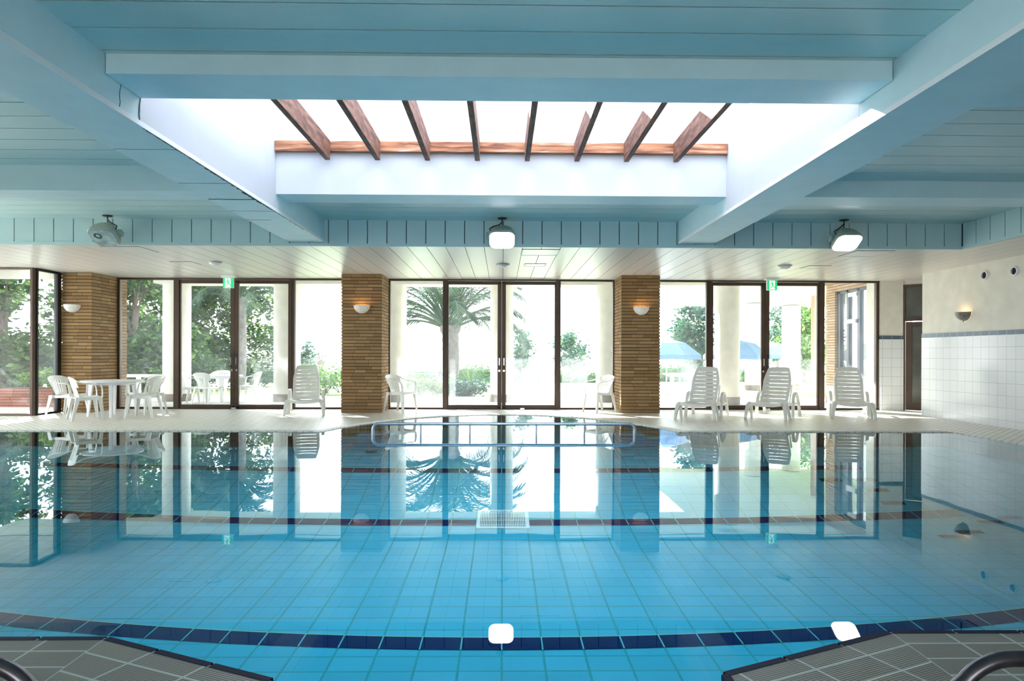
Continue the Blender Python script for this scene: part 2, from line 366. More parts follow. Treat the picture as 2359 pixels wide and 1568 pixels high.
# pool basin
prof = [(.7,-.95),(5.13,-.91),(7.4,-.84),(8.3,-.74),(9.8,-.37),(10.6,-.23),(14.2,-.23)]
def fz(Y):
    for (a, za), (b, zb) in zip(prof[:-1], prof[1:]):
        if Y <= b: return za+(zb-za)*(Y-a)/(b-a)
    return prof[-1][1]
pf = MB()
for (a, za), (b, zb) in zip(prof[:-1], prof[1:]):
    pf.add([(PXL-.1,a,za),(PXR+.1,a,za),(PXR+.1,b,zb),(PXL-.1,b,zb),(PXL-.1,a,za-.1),(PXR+.1,a,za-.1),(PXR+.1,b,zb-.1),(PXL-.1,b,zb-.1)],
           [(0,1,2,3),(7,6,5,4),(0,4,5,1),(2,6,7,3),(0,3,7,4),(1,5,6,2)])
struct(pf.build('floor', M['pool']), 'blue tiled pool floor under the water')
pw = MB(); n = len(outline); cx = sum(p[0] for p in outline)/n
for i in range(n):
    a = outline[i]; b = outline[(i+1) % n]
    t = Vector((b[0]-a[0], b[1]-a[1], 0)).normalized(); nn = Vector((t.y, -t.x, 0)) * -1   # outward
    A = Vector((a[0], a[1], 0)); B = Vector((b[0], b[1], 0)); o_ = nn*.06
    vs = [A, B, B+o_, A+o_]; zt = -.0
    pw.add([(v.x, v.y, -1.05) for v in vs]+[(v.x, v.y, -.004) for v in vs], [(0,1,2,3),(7,6,5,4),(0,4,5,1),(1,5,6,2),(2,6,7,3),(3,7,4,0)])
struct(pw.build('wall_pool', M['poolside']), 'blue tiled side wall of the pool')
wt = MB(); wt.add([(x, y, 0) for x, y in outline], [tuple(range(n))])
wo = struct(wt.build('pool_water', M['water']), 'still clear blue water filling the pool')
if wo.data.polygons[0].normal.z < 0: wo.data.flip_normals()
# navy bands set in the pool floor
def band(name, cx_, cy_, rad, hw, x0, x1, label):
    mb = MB(); k = 64; top = []; bot = []
    for i in range(k+1):
        X = x0+(x1-x0)*i/k; Yc = cy_+rad-math.sqrt(rad*rad-(X-cx_)**2)
        for Yq, lst in ((Yc-hw, bot), (Yc+hw, top)): lst.append((X, Yq, fz(Yq)+.004))
    vs = bot+top; mb.add(vs, [(i, i+1, k+1+i+1, k+1+i) for i in range(k)]); o_ = struct(mb.build(name, M['navy']), label)
    g_ = MB(); g_.add([(x, y-.002, fz(y)+.0045) for x, y, z in top]+[(x, y+.010, fz(y+.01)+.0045) for x, y, z in top], [(i, i+1, k+2+i, k+1+i) for i in range(k)])
    g_.build('grout_line', M['palegrout'], o_); return o_
band('trim_2', .1, 5.08, 18, .105, -6.6, 6.6, 'navy tile band curving across the near pool floor')
band('trim_3', 0, 8.12, 56, .10, -5.9, 5.7, 'navy tile band across the middle of the pool floor')
band('trim_4', 0, 9.66, 90, .075, -6.6, 5.2, 'thin navy tile band across the far pool floor')
def mark(px, py, w, h, i):
    # dark marker tile on the sloping floor
    Y = 6
    for _ in range(30): Y = 1573*(CAMZ-fz(Y))/(py-hz(px))
    X = XY(px, Y); return X, Y
mk = MB()
for px, py in ((1920,1066),(2000,1066),(2030,1075),(2066,1086),(2205,1137),(2247,1151),(2295,1168),(2345,1186)):
    X, Y = mark(px, py, 0, 0, 0); w = .15
    ys = [Y-.05, Y+.05]
    mk.add([(X-w, ys[0], fz(ys[0])+.004), (X+w, ys[0], fz(ys[0])+.004), (X+w, ys[1], fz(ys[1])+.004), (X-w, ys[1], fz(ys[1])+.004)], [(0,1,2,3)])
struct(mk.build('trim_5', M['navyedge']), 'short navy marker tiles on the right of the pool floor')
# submerged benches in the bulge
st = MB(); st.box(-2.3,-1.45,10.78,11.2,-.24,-.035); st.box(-2.62,-2.32,10.9,11.25,-.24,-.10)
struct(st.build('trim_6', M['poolside']), 'submerged blue tiled bench on the left of the bay')
st = MB(); st.box(1.5,2.3,10.78,11.2,-.24,-.035); st.box(2.32,2.62,10.9,11.25,-.24,-.10)
struct(st.build('trim_7', M['poolside']), 'submerged blue tiled bench on the right of the bay')
# overflow grate along the far edge
g = MB()
def grate_run(x0, x1):
    x = x0
    while x < x1: g.box(x, x+.012, PYF+.03, PYF+.19, DZ, DZ+.006); x += .03
    for y in (PYF+.03, PYF+.11, PYF+.185): g.box(x0, x1, y, y+.008, DZ, DZ+.006)
grate_run(-8.5, -3.0)
tag(g.build('overflow_grate', M['grate']), 'white ribbed overflow grate along the left part of the far pool rim', 'grate', 'overflow grates')
g = MB(); grate_run(3.0, 7.25)
tag(g.build('overflow_grate', M['grate']), 'white ribbed overflow grate along the right part of the far pool rim', 'grate', 'overflow grates')
g = MB()
for i in range(len(bulge)-1):
    A = Vector((*bulge[i], 0)); B = Vector((*bulge[i+1], 0)); t = (B-A).normalized(); nn = Vector((-t.y, t.x, 0)); ll = (B-A).length; q = 0
    while q < ll:
        p = A+t*q+nn*.02; g.strip([p+Vector((0,0,DZ+.003)), p+nn*.14+Vector((0,0,DZ+.003))], .012, .006, side=t); q += .032
tag(g.build('overflow_grate', M['grate']), 'white ribbed overflow grate following the curved bay of the pool', 'grate', 'overflow grates')
# suction grille on the pool floor
sg = thing('floor_grille', 'white slotted suction grille lying on the pool floor, centre', 'grille', (0.02, 8.19, fz(8.19)))
sl = math.atan2(fz(8.45)-fz(7.93), .52); RM = Matrix.Rotation(sl, 4, 'X')
f = MB(); f.box(-.31,.31,-.28,-.25,.005,.03,RM); f.box(-.31,.31,.25,.28,.005,.03,RM); f.box(-.31,-.27,-.25,.25,.005,.03,RM); f.box(.27,.31,-.25,.25,.005,.03,RM)
f.build('frame', M['grate'], sg)
f = MB()
for k in range(27): x = -.262+k*.0202; f.box(x, x+.0095, -.25, .25, .008, .026, RM)
for y in (-.13, 0, .13): f.box(-.27,.27,y-.005,y+.005,.006,.012,RM)
f.build('slats', M['grate'], sg)
f = MB(); f.box(-.27,.27,-.25,.25,.001,.004,RM); f.build('opening', M['gap'], sg)
# round drain
dr = thing('floor_drain', 'small dark round drain on the pool floor by the left bench', 'drain', (XY(857,10.5), 10.5, fz(10.5)+.002))
MB().lathe([(0,.006),(.08,.006),(.09,0),(.095,-.003)]).build('ring', M['gap'], dr); 
f = MB(); [f.box(-.05,.05,-.045+.03*k,-.035+.03*k,.006,.010) for k in range(4)]; f.build('slots', M['steel'], dr)

# bathing rail in the water
rl = thing('pool_handrail', 'long low steel handrail standing in the water at the mouth of the bay', 'handrail', (.04, 10.6, 0))
xl, xr, zt, zb = -2.03, 2.03, .165, -.155; rr = .09
def corner(cx_, cz_, a0, a1): return [(cx_+rr*math.cos(R(a0+(a1-a0)*k/8)), 0, cz_+rr*math.sin(R(a0+(a1-a0)*k/8))) for k in range(9)]
pts = corner(xr-rr, zt-rr, 90, 0)+corner(xr-rr, zb+rr, 0, -90)+corner(xl+rr, zb+rr, 270, 180)+corner(xl+rr, zt-rr, 180, 90); pts.append(pts[0])
MB().tube(pts, .024, 12).build('rail_loop', M['steel'], rl, smooth=True)
for x in (970,1083,1236,1347): MB().tube([(XY(x,10.6)-.04,0,zb),(XY(x,10.6)-.04,0,zt)], .015, 10).build('upright', M['steel'], rl, smooth=True)
for x in (-1.6, 1.6): MB().tube([(x,0,zb),(x,0,fz(10.6))], .02, 10).build('foot', M['steel'], rl, smooth=True)

# near handrails beside the camera
for sgn, lab in ((-1,'dark curved steel handrail in the left corner of the near deck'), (1,'dark curved steel handrail in the right corner of the near deck')):
    h = thing('curved_handrail', lab, 'handrail', (sgn*1.3, 1.8, DZ), 0, 'handrails on the near deck')
    pts = [(sgn*.95,0,.43),(sgn*.35,0,.43)]
    for k in range(9):
        a = R(90-52*k/8); pts.append((sgn*(.06-.16*math.cos(a)+0), 0, .43-.16+.16*math.sin(a)))
    d = Vector((-sgn*math.cos(R(38)), 0, -math.sin(R(38)))); p = Vector(pts[-1]); pts.append(tuple(p+d*.22))
    p = Vector(pts[-1])
    pts += [tuple(p+Vector((-sgn*.04,0,-.05))), tuple(p+Vector((-sgn*.05,0,-.12))), (p.x-sgn*.05, 0, 0)]
    MB().tube(pts, .021, 16).build('rail', M['darksteel'], h, smooth=True)
    MB().tube([(sgn*.95,0,.43),(sgn*.95,0,0)], .021, 14).build('post', M['darksteel'], h, smooth=True)
    MB().lathe([(0,.012),(.045,.012),(.05,0)], p.x-sgn*.05, 0).build('flange', M['darksteel'], h)

# ---------------------------------------------------------------- ceilings
def planks(mb, x0, x1, y0, y1, z, axis, pitch, phase=0, gap=.008, th=.02):
    lo, hi = (y0, y1) if axis == 'X' else (x0, x1)
    k = math.floor((lo-phase)/pitch); 
    while phase+k*pitch < hi:
        a = max(lo, phase+k*pitch+gap/2); b = min(hi, phase+(k+1)*pitch-gap/2)
        if b-a > .01:
            if axis == 'X': mb.box(x0, x1, a, b, z, z+th)
            else: mb.box(a, b, y0, y1, z, z+th)
        k += 1
hi = MB(); P = .332; ph = 4.40; GP = .014
for x0, x1, y0, y1 in ((-13.2,-3.3,-4.2,FY),(3.3,7.5,-4.2,FY),(-2.8,2.8,-4.2,4.8),(-2.8,2.8,8.83,FY)): planks(hi, x0, x1, y0, y1, ZH, 'X', P, ph, GP)
o = struct(hi.build('ceiling', M['hislat']), 'raised ceiling of slats over the pool, tinted teal by pool light')
bk = MB()
for x0, x1, y0, y1 in ((-13.2,-2.8,-4.2,FY),(2.8,9.0,-4.2,FY),(-2.8,2.8,-4.2,5.24),(-2.8,2.8,8.37,FY)): bk.box(x0, x1, y0, y1, ZH+.021, 3.7)
bk.build('backing', M['gap'], o)
# side beams are slightly lower than the ceiling; low ceiling ring
lo = MB(); planks(lo, -13.2, 9.95, FY+.02, 15.75, ZL, 'Y', .302, .02, .009)
planks(lo, 7.34, 8.72, -4.2, FY+.02, ZL, 'Y', .302, .02, .009)
o = struct(lo.build('ceiling', M['loslat']), 'lower ceiling of cream slats by the windows')
bk = MB(); bk.box(-13.2, 9.95, FY+.05, 15.9, ZL+.021, 3.7); bk.box(7.36, 9.0, -4.2, FY+.05, ZL+.021, 3.3); bk.build('backing', M['gap'], o)
# fascia: vertical panels between the two ceilings
fa = MB()
k = math.floor((-13.2-.02)/.302)
while .02+k*.302 < 7.24:
    a = max(-13.2, .02+k*.302+.007); b = min(7.24, .02+(k+1)*.302-.007); fa.box(a, b, FY-.0, FY+.03, ZL+.03, ZH+.02); k += 1
fa.box(-13.2, 7.26, FY-.012, FY+.03, ZL-.012, ZL+.032)
o = struct(fa.build('trim_8', M['fascia']), 'grey green fascia panels facing the pool'); box('backing', M['gap'], -13.2, 7.3, FY+.031, FY+.05, ZL, ZH, o)
fa = MB(); y = FY-.01
while y > -4.2: fa.box(7.25, 7.28, y-.295, y-.007, ZL+.03, ZH+.02); y -= .302
fa.box(7.238, 7.28, -4.2, FY, ZL-.012, ZL+.032)
o = struct(fa.build('trim_9', M['fascia']), 'grey green fascia panels along the right side'); box('backing', M['gap'], 7.281, 7.34, -4.2, FY, ZL, ZH, o)
# beams
def beam(name, x0, x1, y0, y1, z0, z1, label, bead=None):
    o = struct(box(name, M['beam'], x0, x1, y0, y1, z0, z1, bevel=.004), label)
    if bead is not None:
        box('corner_bead', M['white'], *( (x1-.002, x1+.006) if bead > 0 else (x0-.006, x0+.002)), y0, y1-.002, z0-.004, z0+.035, o)
    return o
beam('beam_left', -3.31, -2.76, -4.2, FY-.02, 2.98, 3.6, 'pool-tinted ceiling beam running to the left of the skylight', 1)
beam('beam_right', 2.76, 3.31, -4.2, FY-.02, 2.98, 3.6, 'pool-tinted ceiling beam running to the right of the skylight', -1)
beam('beam_near', -2.755, 2.755, 4.78, 5.24, 3.185, 3.6, 'pool-tinted cross beam in front of the skylight')
beam('beam_near_left', -13.2, -3.315, 4.78, 5.24, 3.185, 3.6, 'pool-tinted cross beam in the left bay')
beam('beam_near_right', 3.315, 7.23, 4.78, 5.28, 3.185, 3.6, 'pool-tinted cross beam in the right bay')
beam('beam_far', -2.755, 2.755, 8.372, 8.83, 3.19, 3.6, 'pool-tinted cross beam behind the skylight')
beam('beam_far_left', -13.2, -3.315, 7.63, 8.04, 3.045, 3.6, 'deep pool-tinted cross beam in the left bay by the windows')
beam('beam_far_right', 3.315, 7.23, 8.06, 8.53, 3.125, 3.6, 'deep pool-tinted cross beam in the right bay by the windows')
# flaking joint under the left beam edge, hairline cracks
rc = random.Random(4); ck = MB(); y = 5.3; prev = None; top = []; bot = []
while y < 9.6:
    amp = .012+.03*math.exp(-((y-7.6)/.5)**2)+.018*math.exp(-((y-6.7)/.4)**2)
    top.append((-2.764, y, 2.9775)); bot.append((-2.768-rc.uniform(.15,1)*amp, y, 2.9775)); y += rc.uniform(.015,.05)
ck.add(top+bot, [(i, i+1, len(top)+i+1, len(top)+i) for i in range(len(top)-1)])
bl0 = bpy.data.objects['beam_left']
ck.build('flaked_edge', plain('dark_flaked_joint', (.05,.05,.045), .9, var=.4, scale=30), bl0)
def crack(pts, w=.004, name='crack', par=bl0):
    m_ = MB()
    for a, b in zip(pts[:-1], pts[1:]): m_.tube([a, b], w/2, 4)
    m_.build(name, M['gap'], par)
def jag(a, b, n, j, ax):
    out = []
    for i in range(n+1):
        p = Vector(a).lerp(Vector(b), i/n)
        for q in ax: p[q] += rc.uniform(-j, j)*(0 < i < n)
        out.append(p)
    return out
for yy, x1, wv in ((5.85,-2.78,.003),(7.0,-2.78,.004),(7.72,-2.78,.012),(8.35,-2.78,.003),(8.9,-3.0,.004)): crack(jag((-3.30,yy,2.979),(x1,yy+.01,2.979), 9, .008, (1,)), wv)
crack(jag((-2.759,4.98,3.25),(-2.759,4.96,3.02), 6, .008, (1,)), .005); crack(jag((-2.757,5.24,3.20),(-2.757,5.22,3.0), 7, .01, (1,)), .008)
# skylight shaft
SF, SB = 5.24, 8.37
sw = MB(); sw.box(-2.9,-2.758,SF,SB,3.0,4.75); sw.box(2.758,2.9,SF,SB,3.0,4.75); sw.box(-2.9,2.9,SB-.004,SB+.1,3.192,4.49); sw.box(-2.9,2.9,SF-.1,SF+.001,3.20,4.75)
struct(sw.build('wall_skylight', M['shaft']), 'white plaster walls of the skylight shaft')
sk = sempty('window_1', 'clear skylight glazing above the timber rafters')
f = MB(); f.add([(-2.9,SF-.1,5.0),(2.9,SF-.1,5.0),(2.9,SB+.1,4.75),(-2.9,SB+.1,4.75),(-2.9,SF-.1,5.01),(2.9,SF-.1,5.01),(2.9,SB+.1,4.76),(-2.9,SB+.1,4.76)], [(0,1,2,3),(7,6,5,4),(0,4,5,1),(1,5,6,2),(2,6,7,3),(3,7,4,0)])
f.build('glass_pane', M['skyglass'], sk)
# rafters and ledger
tag(box('ledger_board', M['ledger'], -2.755, 2.755, SB-.07, SB-.006, 3.70, 3.825, bevel=.004), 'peeling orange brown timber ledger across the back of the skylight', 'timber beam')
rlab = ['leftmost dark brown rafter under the skylight', 'second brown rafter from the left under the skylight', 'third brown rafter from the left under the skylight',
        'brown rafter just left of the skylight middle', 'brown rafter just right of the skylight middle', 'third brown rafter from the right under the skylight',
        'second brown rafter from the right under the skylight', 'rightmost reddish rafter under the skylight with a flaking lower end']
rf = None
for i in range(8):
    X = (i-3.5)*.604
    if rf is None:
        mb = MB(); vs = []
        rf = MB().box(-.03,.03, SF+.005-SB, -.075, 0, .235).build('timber_rafter', M['rafter'], None, .004); c = rf
    else: c = rf.copy(); C.objects.link(c)
    c.location = (X, SB, 3.59); tag(c, rlab[i], 'rafter', 'timber rafters under the skylight')

# ---------------------------------------------------------------- walls
w = MB(); w.box(8.7, 8.95, -4.2, 14.0, 0, 3.6)
wr = struct(w.build('wall_right', M['cream']), 'cream wall with white tiled lower half on the right')
box('wall_tiles', M['walltile'], 8.688, 8.701, -4.2, 14.002, 0, 1.61, wr); box('border_tiles', M['border'], 8.686, 8.701, -4.2, 14.003, 1.61, 1.69, wr)
box('wall_tiles', M['walltilex'], 8.69, 8.95, 13.99, 14.008, 0, 1.61, wr)
# far right corner: reveal, pier, angled door
w = MB(); w.box(8.56, 9.06, 15.28, 15.9, 0, 3.0); pier = struct(w.build('wall_back', M['cream']), 'cream pier with tiled base right of the windows')
box('wall_tiles', M['walltilex'], 8.55, 9.062, 15.268, 15.5, 0, 1.61, pier); box('border_tiles', M['borderx'], 8.549, 9.063, 15.266, 15.5, 1.61, 1.69, pier)
struct(MB().prism([(9.06,15.32),(9.95,14.43),(10.2,14.6),(9.2,15.8)], 2.84, 3.0).build('wall_corner', M['cream']), 'cream lintel over the corner door')
struct(MB().box(9.93,10.1,13.6,14.6,0,3.0).build('wall_corner', M['cream']), 'cream wall beyond the corner door')
struct(MB().box(8.95,10.1,13.6,13.72,0,3.0).build('wall_corner', M['cream']), 'cream return wall hidden behind the tiled wall')
d = sempty('door_1', 'dark bronze service door with notices in the far right corner', (9.06,15.32,0)); d.rotation_euler = (0,0,R(-45))
f = MB(); f.box(0,.07,-.03,.05,0,2.84); f.box(1.19,1.25,-.03,.05,0,2.84); f.box(0,1.25,-.03,.05,2.78,2.84); f.box(0,1.25,-.03,.05,2.02,2.10); f.build('frame', M['frame'], d)
f = MB(); f.box(.08,.2,-.02,.03,.02,2.0); f.box(1.06,1.18,-.02,.03,.02,2.0); f.box(.2,1.06,-.02,.03,.02,.2); f.box(.2,1.06,-.02,.03,1.9,2.0); f.build('leaf', M['frame'], d)
darkglass = plain('dark_glass', (.10,.10,.09), .12, var=.3, scale=2)
box('glass_pane', darkglass, .2,1.06,0,.012,.2,1.9,d); box('glass_pane', darkglass, .07,1.19,0,.012,2.1,2.78,d)
for x, z0, z1 in ((.42,1.40,1.50),(.44,1.06,1.32),(.50,.70,1.04)): box('notice', M['paper'], x, x+.5, -.006, -.001, z0, z1, d)
# unseen sides of the room, with openings added to light the interior
wl = struct(MB().box(-13.4,-13.2,-4.2,13.6,0,.1).box(-13.4,-13.2,-4.2,13.6,2.9,3.7).box(-13.4,-13.2,-4.2,5.6,.1,2.9).build('wall_left', M['cream']), 'cream left wall around an opening added for light')
wb = struct(MB().box(-13.4,8.95,-4.4,-4.2,0,.3).box(-13.4,8.95,-4.4,-4.2,3.0,3.7).box(-13.4,-3,-4.4,-4.2,.3,3.0).box(3,8.95,-4.4,-4.2,.3,3.0).box(-3,3,-4.4,-4.2,2.3,3.0).build('wall_front', M['cream']), 'cream wall behind the camera')

# brick pillars
struct(brick_block('pillar_left', -3.385, -2.535, 14.45, 15.66, DZ, ZL-.001), 'tan brick pillar between the left and middle windows')
struct(brick_block('pillar_right', 2.535, 3.36, 14.45, 15.66, DZ, ZL-.001), 'tan brick pillar between the middle and right windows')
struct(brick_block('pillar_corner', -9.2, -8.575, 14.40, 15.76, DZ, ZL-.001), 'tan brick pillar at the left corner behind the table')

# ---------------------------------------------------------------- glazed bays
wn = [2]; dnn = [2]
def window(x0, x1, y=WY, left=None, right=None, z1=2.925, label=None):
    r = sempty('window_%d' % wn[0], label); wn[0] += 1
    a = left or .03; b = right or .03; z0 = DZ
    f = MB(); f.box(x0, x0+a, y-.05, y+.05, z0, z1); f.box(x1-b, x1, y-.05, y+.05, z0, z1)
    f.box(x0+a, x1-b, y-.05, y+.05, z1-.035, z1); f.box(x0+a, x1-b, y-.05, y+.05, z0, z0+.04)
    f.build('window_frame', M['frame'], r, .003); box('glass_pane', M['glass'], x0+a, x1-b, y-.004, y+.004, z0+.04, z1-.035, r); return r
def door(x0, x1, y=WY, side=1, label=None, z1=2.89):
    """glazed leaf; side = +1 handle on its right stile"""
    r = sempty('door_%d' % dnn[0], label); dnn[0] += 1; z0 = DZ+.012
    sl_ = .085 if side > 0 else .028; sr = .028 if side > 0 else .085
    f = MB(); f.box(x0, x0+(.028 if side > 0 else .09), y-.03, y+.03, z0, z1); f.box(x1-(.09 if side > 0 else .028), x1, y-.03, y+.03, z0, z1)
    L0 = x0+(.028 if side > 0 else .09); R0 = x1-(.09 if side > 0 else .028)
    f.box(L0, R0, y-.03, y+.03, z1-.075, z1); f.box(L0, R0, y-.03, y+.03, z0, z0+.085); f.build('leaf_frame', M['frame'], r, .003)
    box('glass_pane', M['glass'], L0, R0, y-.004, y+.004, z0+.085, z1-.075, r)
    hx = x1-.05 if side > 0 else x0+.05
    MB().tube([(hx,y-.03,1.235),(hx,y-.075,1.22),(hx,y-.085,1.1),(hx,y-.085,.98),(hx,y-.03,.93)], .011, 8).build('handle', M['black'], r, smooth=True)
    box('grip', M['chrome'], hx-.008, hx+.008, y-.1, y-.084, 1.0, 1.16, r)
    MB().tube([(hx,y-.03,.875),(hx,y-.05,.875)], .022, 12).build('lock', M['chrome'], r)
    MB().lathe([(0,.0),(.04,.0),(.045,.03),(0,.035)], hx, y-.045, 12, M=Matrix.Translation((0,0,z1-.06))).build('pivot', M['black'], r)
    MB().lathe([(0,.0),(.04,.0),(.045,.03),(0,.035)], hx, y-.045, 12, M=Matrix.Translation((0,0,z0+.02))).build('pivot', M['black'], r)
    return r
window(-8.575, -7.27, right=.06, left=.055, label='tall window pane beside the brick corner pillar')
door(-7.205, -5.985, side=1, label='left leaf of the left glazed double door'); door(-5.98, -4.76, side=-1, label='right leaf of the left glazed double door')
window(-4.70, -3.37, left=.06, label='tall window pane left of the left brick pillar')
window(-2.55, -1.28, left=.045, right=.045, label='tall window pane right of the left brick pillar')
door(-1.225, -.005, side=1, label='left leaf of the middle glazed double door'); door(.0, 1.22, side=-1, label='right leaf of the middle glazed double door')
window(1.28, 2.55, left=.045, right=.045, label='tall window pane left of the right brick pillar')
window(3.345, 4.68, right=.06, label='tall window pane right of the right brick pillar')
door(4.755, 5.965, side=1, label='left leaf of the right glazed double door'); door(5.97, 7.185, side=-1, label='right leaf of the right glazed double door')
window(7.25, 8.55, left=.06, right=.06, label='rightmost tall window pane by the cream pier')
# fixed surrounds between windows and doors
f = MB()
for a, b in ((-8.575,-3.37),(-2.55,2.55),(3.345,8.55)): f.box(a, b, WY-.07, WY+.07, 2.90, ZL); f.box(a, b, WY-.07, WY+.07, 0, DZ+.012)
for a, b in ((-7.27,-7.208),(-4.757,-4.70),(-1.28,-1.228),(1.223,1.28),(4.68,4.752),(7.188,7.25)): f.box(a, b, WY-.06, WY+.06, 0, 2.92)
struct(f.build('trim_10', M['frame']), 'bronze surround of the far windows')
for x, lab in ((-5.95,'left'),(.46,'middle'),(5.98,'right')):
    dsx = MB().box(x-.05,x+.05,WY-.17,WY-.09,DZ,.05); tag(dsx.build('door_stop', M['chrome'], None, .008), 'small metal floor stop in front of the %s double door' % lab, 'door stop', 'door stops')
# left projecting glazing
r = window(-11.3, -9.22, y=13.6, right=.05, left=.05, label='wide window pane at the far left with trees behind')
window(-13.2, -11.3, y=13.6, label='window pane beyond the left edge')
r = sempty('window_%d' % wn[0], 'narrow return window pane beside the brick corner pillar'); wn[0] += 1
f = MB(); f.box(-9.28,-9.2,13.65,13.7,DZ,2.925); f.box(-9.28,-9.2,14.28,14.40,DZ,2.925); f.box(-9.28,-9.2,13.7,14.28,2.88,2.925); f.box(-9.28,-9.2,13.7,14.28,DZ,.05); f.build('window_frame', M['darkframe'], r)
box('glass_pane', M['glass'], -9.244,-9.236,13.7,14.28,.05,2.88, r)
# roof edge above low ceiling
struct(box('wall_parapet', M['white'], -13.2, 10.0, 15.45, 15.7, ZL+.03, 3.7), 'parapet above the far windows')

# ---------------------------------------------------------------- wall lamps
def sconce(label, loc, rz, m, lit=True, s=1):
    t = thing('wall_lamp', label, 'wall lamp', loc, rz, 'half bowl wall lamps')
    prof_ = [(.168*math.cos(a), -.165*math.sin(a)) for a in (R(k*9) for k in range(10))] + [(0, -.165)]
    inner = [(.158*math.cos(a), -.155*math.sin(a)) for a in (R(k*9) for k in range(10))]
    mb = MB(); mb.lathe(prof_+[], a0=math.pi, a1=2*math.pi, n=24); mb.lathe(inner, a0=math.pi, a1=2*math.pi, n=24)
    mb.lathe([(.158,0),(.168,0)], a0=math.pi, a1=2*math.pi, n=24)
    mb.build('bowl', m, t, smooth=True); MB().tube([(0,-.03,-.185),(0,-.03,-.16)], .008).build('finial', M['darksteel'], t)
    if lit:
        MB().lathe([(0,-.03),(.025,-.02),(.03,0),(.02,.03),(0,.04)], 0, -.07, 12, M=Matrix.Translation((0,0,-.05))).build('bulb', plain('warm_bulb', (1,.8,.6), .4, emit=(1,.62,.28), estr=22), t)
    return t
sconce('white half bowl wall lamp on the corner brick pillar above the table', (XY(176,14.38), 14.388, ZY(176,703,14.4)), 0, M['sconce'], False)
sconce('white half bowl wall lamp on the left brick pillar', (XY(834,14.43), 14.438, ZY(834,704,14.44)), 0, M['sconce'])
sconce('white half bowl wall lamp on the right brick pillar', (XY(1478,14.43), 14.438, ZY(1478,707,14.44)), 0, M['sconce'])
sconce('grey half bowl wall lamp on the cream right wall', (8.69, 12.68, ZY(2235,717,12.6)), R(-90), M['sconceg'])
# wall ports
for px, py, lab in ((2282,632,'round open pipe port on the right wall, nearer the windows'), (2352,622,'round open pipe port on the right wall at the right edge')):
    Y = 8.7*1573/(px-1156); t = thing('wall_port', lab, 'pipe port', (8.7, Y, ZY(px, py, Y)), R(-90), 'round ports on the right wall')
    RX = Matrix.Rotation(R(90), 4, 'X')
    MB().lathe([(.062,-.01),(.062,.035),(.075,.04),(.085,.035),(.088,0)], n=28, M=RX).build('collar', M['white'], t, smooth=True)
    MB().lathe([(0,.012),(.062,.012)], n=28, M=RX).build('opening', plain('dark_opening', (.02,.013,.01), .8), t)

# ---------------------------------------------------------------- flood lamps
def flood(label, loc, yaw, pitch, lit, side=1, roll=0):
    t = thing('flood_lamp', label, 'flood lamp', loc, 0, 'flood lamps under the ceiling edge')
    Rm = Matrix.Rotation(yaw, 4, 'Z') @ Matrix.Rotation(pitch, 4, 'X') @ Matrix.Rotation(roll, 4, 'Y')   # lens looks along local -Y
    def rrect(w, h, r, y, n=6):
        out = []
        for cx_, cz_, a0 in ((w/2-r, h/2-r, 0), (-w/2+r, h/2-r, 90), (-w/2+r, -h/2+r, 180), (w/2-r, -h/2+r, 270)):
            for k in range(n+1): a = R(a0+90*k/n); out.append(Rm @ Vector((cx_+r*math.cos(a), y, cz_+r*math.sin(a))))
        return out
    def loft(rings):
        mb = MB(); n_ = len(rings[0]); vs = [v for q in rings for v in q]; fs = [(i*n_+k, i*n_+(k+1) % n_, (i+1)*n_+(k+1) % n_, (i+1)*n_+k) for i in range(len(rings)-1) for k in range(n_)]
        fs += [tuple(range(n_)), tuple(range((len(rings)-1)*n_, len(rings)*n_))]; return mb.add(vs, fs)
    loft([rrect(.385,.355,.10,-.085), rrect(.40,.37,.10,-.07), rrect(.39,.36,.10,-.03), rrect(.32,.27,.07,.07), rrect(.20,.18,.05,.14)]).build('housing', M['lamp_body'], t, smooth=True)
    loft([rrect(.37,.34,.095,-.094), rrect(.375,.345,.095,-.084)]).build('lens', M['lamp_lit'] if lit else M['lamp_off'], t)
    if not lit:
        rgm = MB().lathe([(.03,0),(.055,.004),(.06,0)], n=20, M=Rm @ Matrix.Translation((-.06,-.096,.05)) @ Matrix.Rotation(R(90),4,'X')); rgm.build('reflector_ring', M['gap'], t)
    s_ = side
    MB().box(.19*s_-.02, .19*s_+.05*s_, -.02, .06, -.06, .03, Rm).build('bracket', M['lamp_body'], t, .006)
    MB().lathe([(0,0),(.07,0),(.07,-.012),(0,-.012)], 0, 0, 20, M=Matrix.Translation((0,.05,ZH-loc[2]))).build('ceiling_plate', M['black'], t)
    b = Rm @ Vector((.17*s_, .03, .06)); top = Vector((0,.05,ZH-loc[2]-.01))
    MB().tube([top, top+Vector((.0,0,-.05)), top+Vector((.04*s_,0,-.09)), b+Vector((-.03*s_,0,.08)), b+Vector((.02*s_,0,.05)), b], .009, 8).build('cable', M['black'], t, smooth=True)
    MB().tube([(0,.05,ZH-loc[2]), (0,.06,.10)], .008, 8).build('stem', M['black'], t)
    return t
flood('unlit flood lamp turned to the left under the left ceiling edge', (XY(252,10.38), 10.36, ZY(252,540,10.36)), 0, R(58), False, 1, R(0))
flood('lit flood lamp facing the pool in the middle of the ceiling edge', (XY(1156,10.4), 10.38, ZY(1156,544,10.38)), R(0), R(56), True, -1)
flood('lit flood lamp turned to the right under the right ceiling edge', (XY(1952,10.38), 10.36, ZY(1952,548,10.36)), 0, R(58), True, -1, R(0))

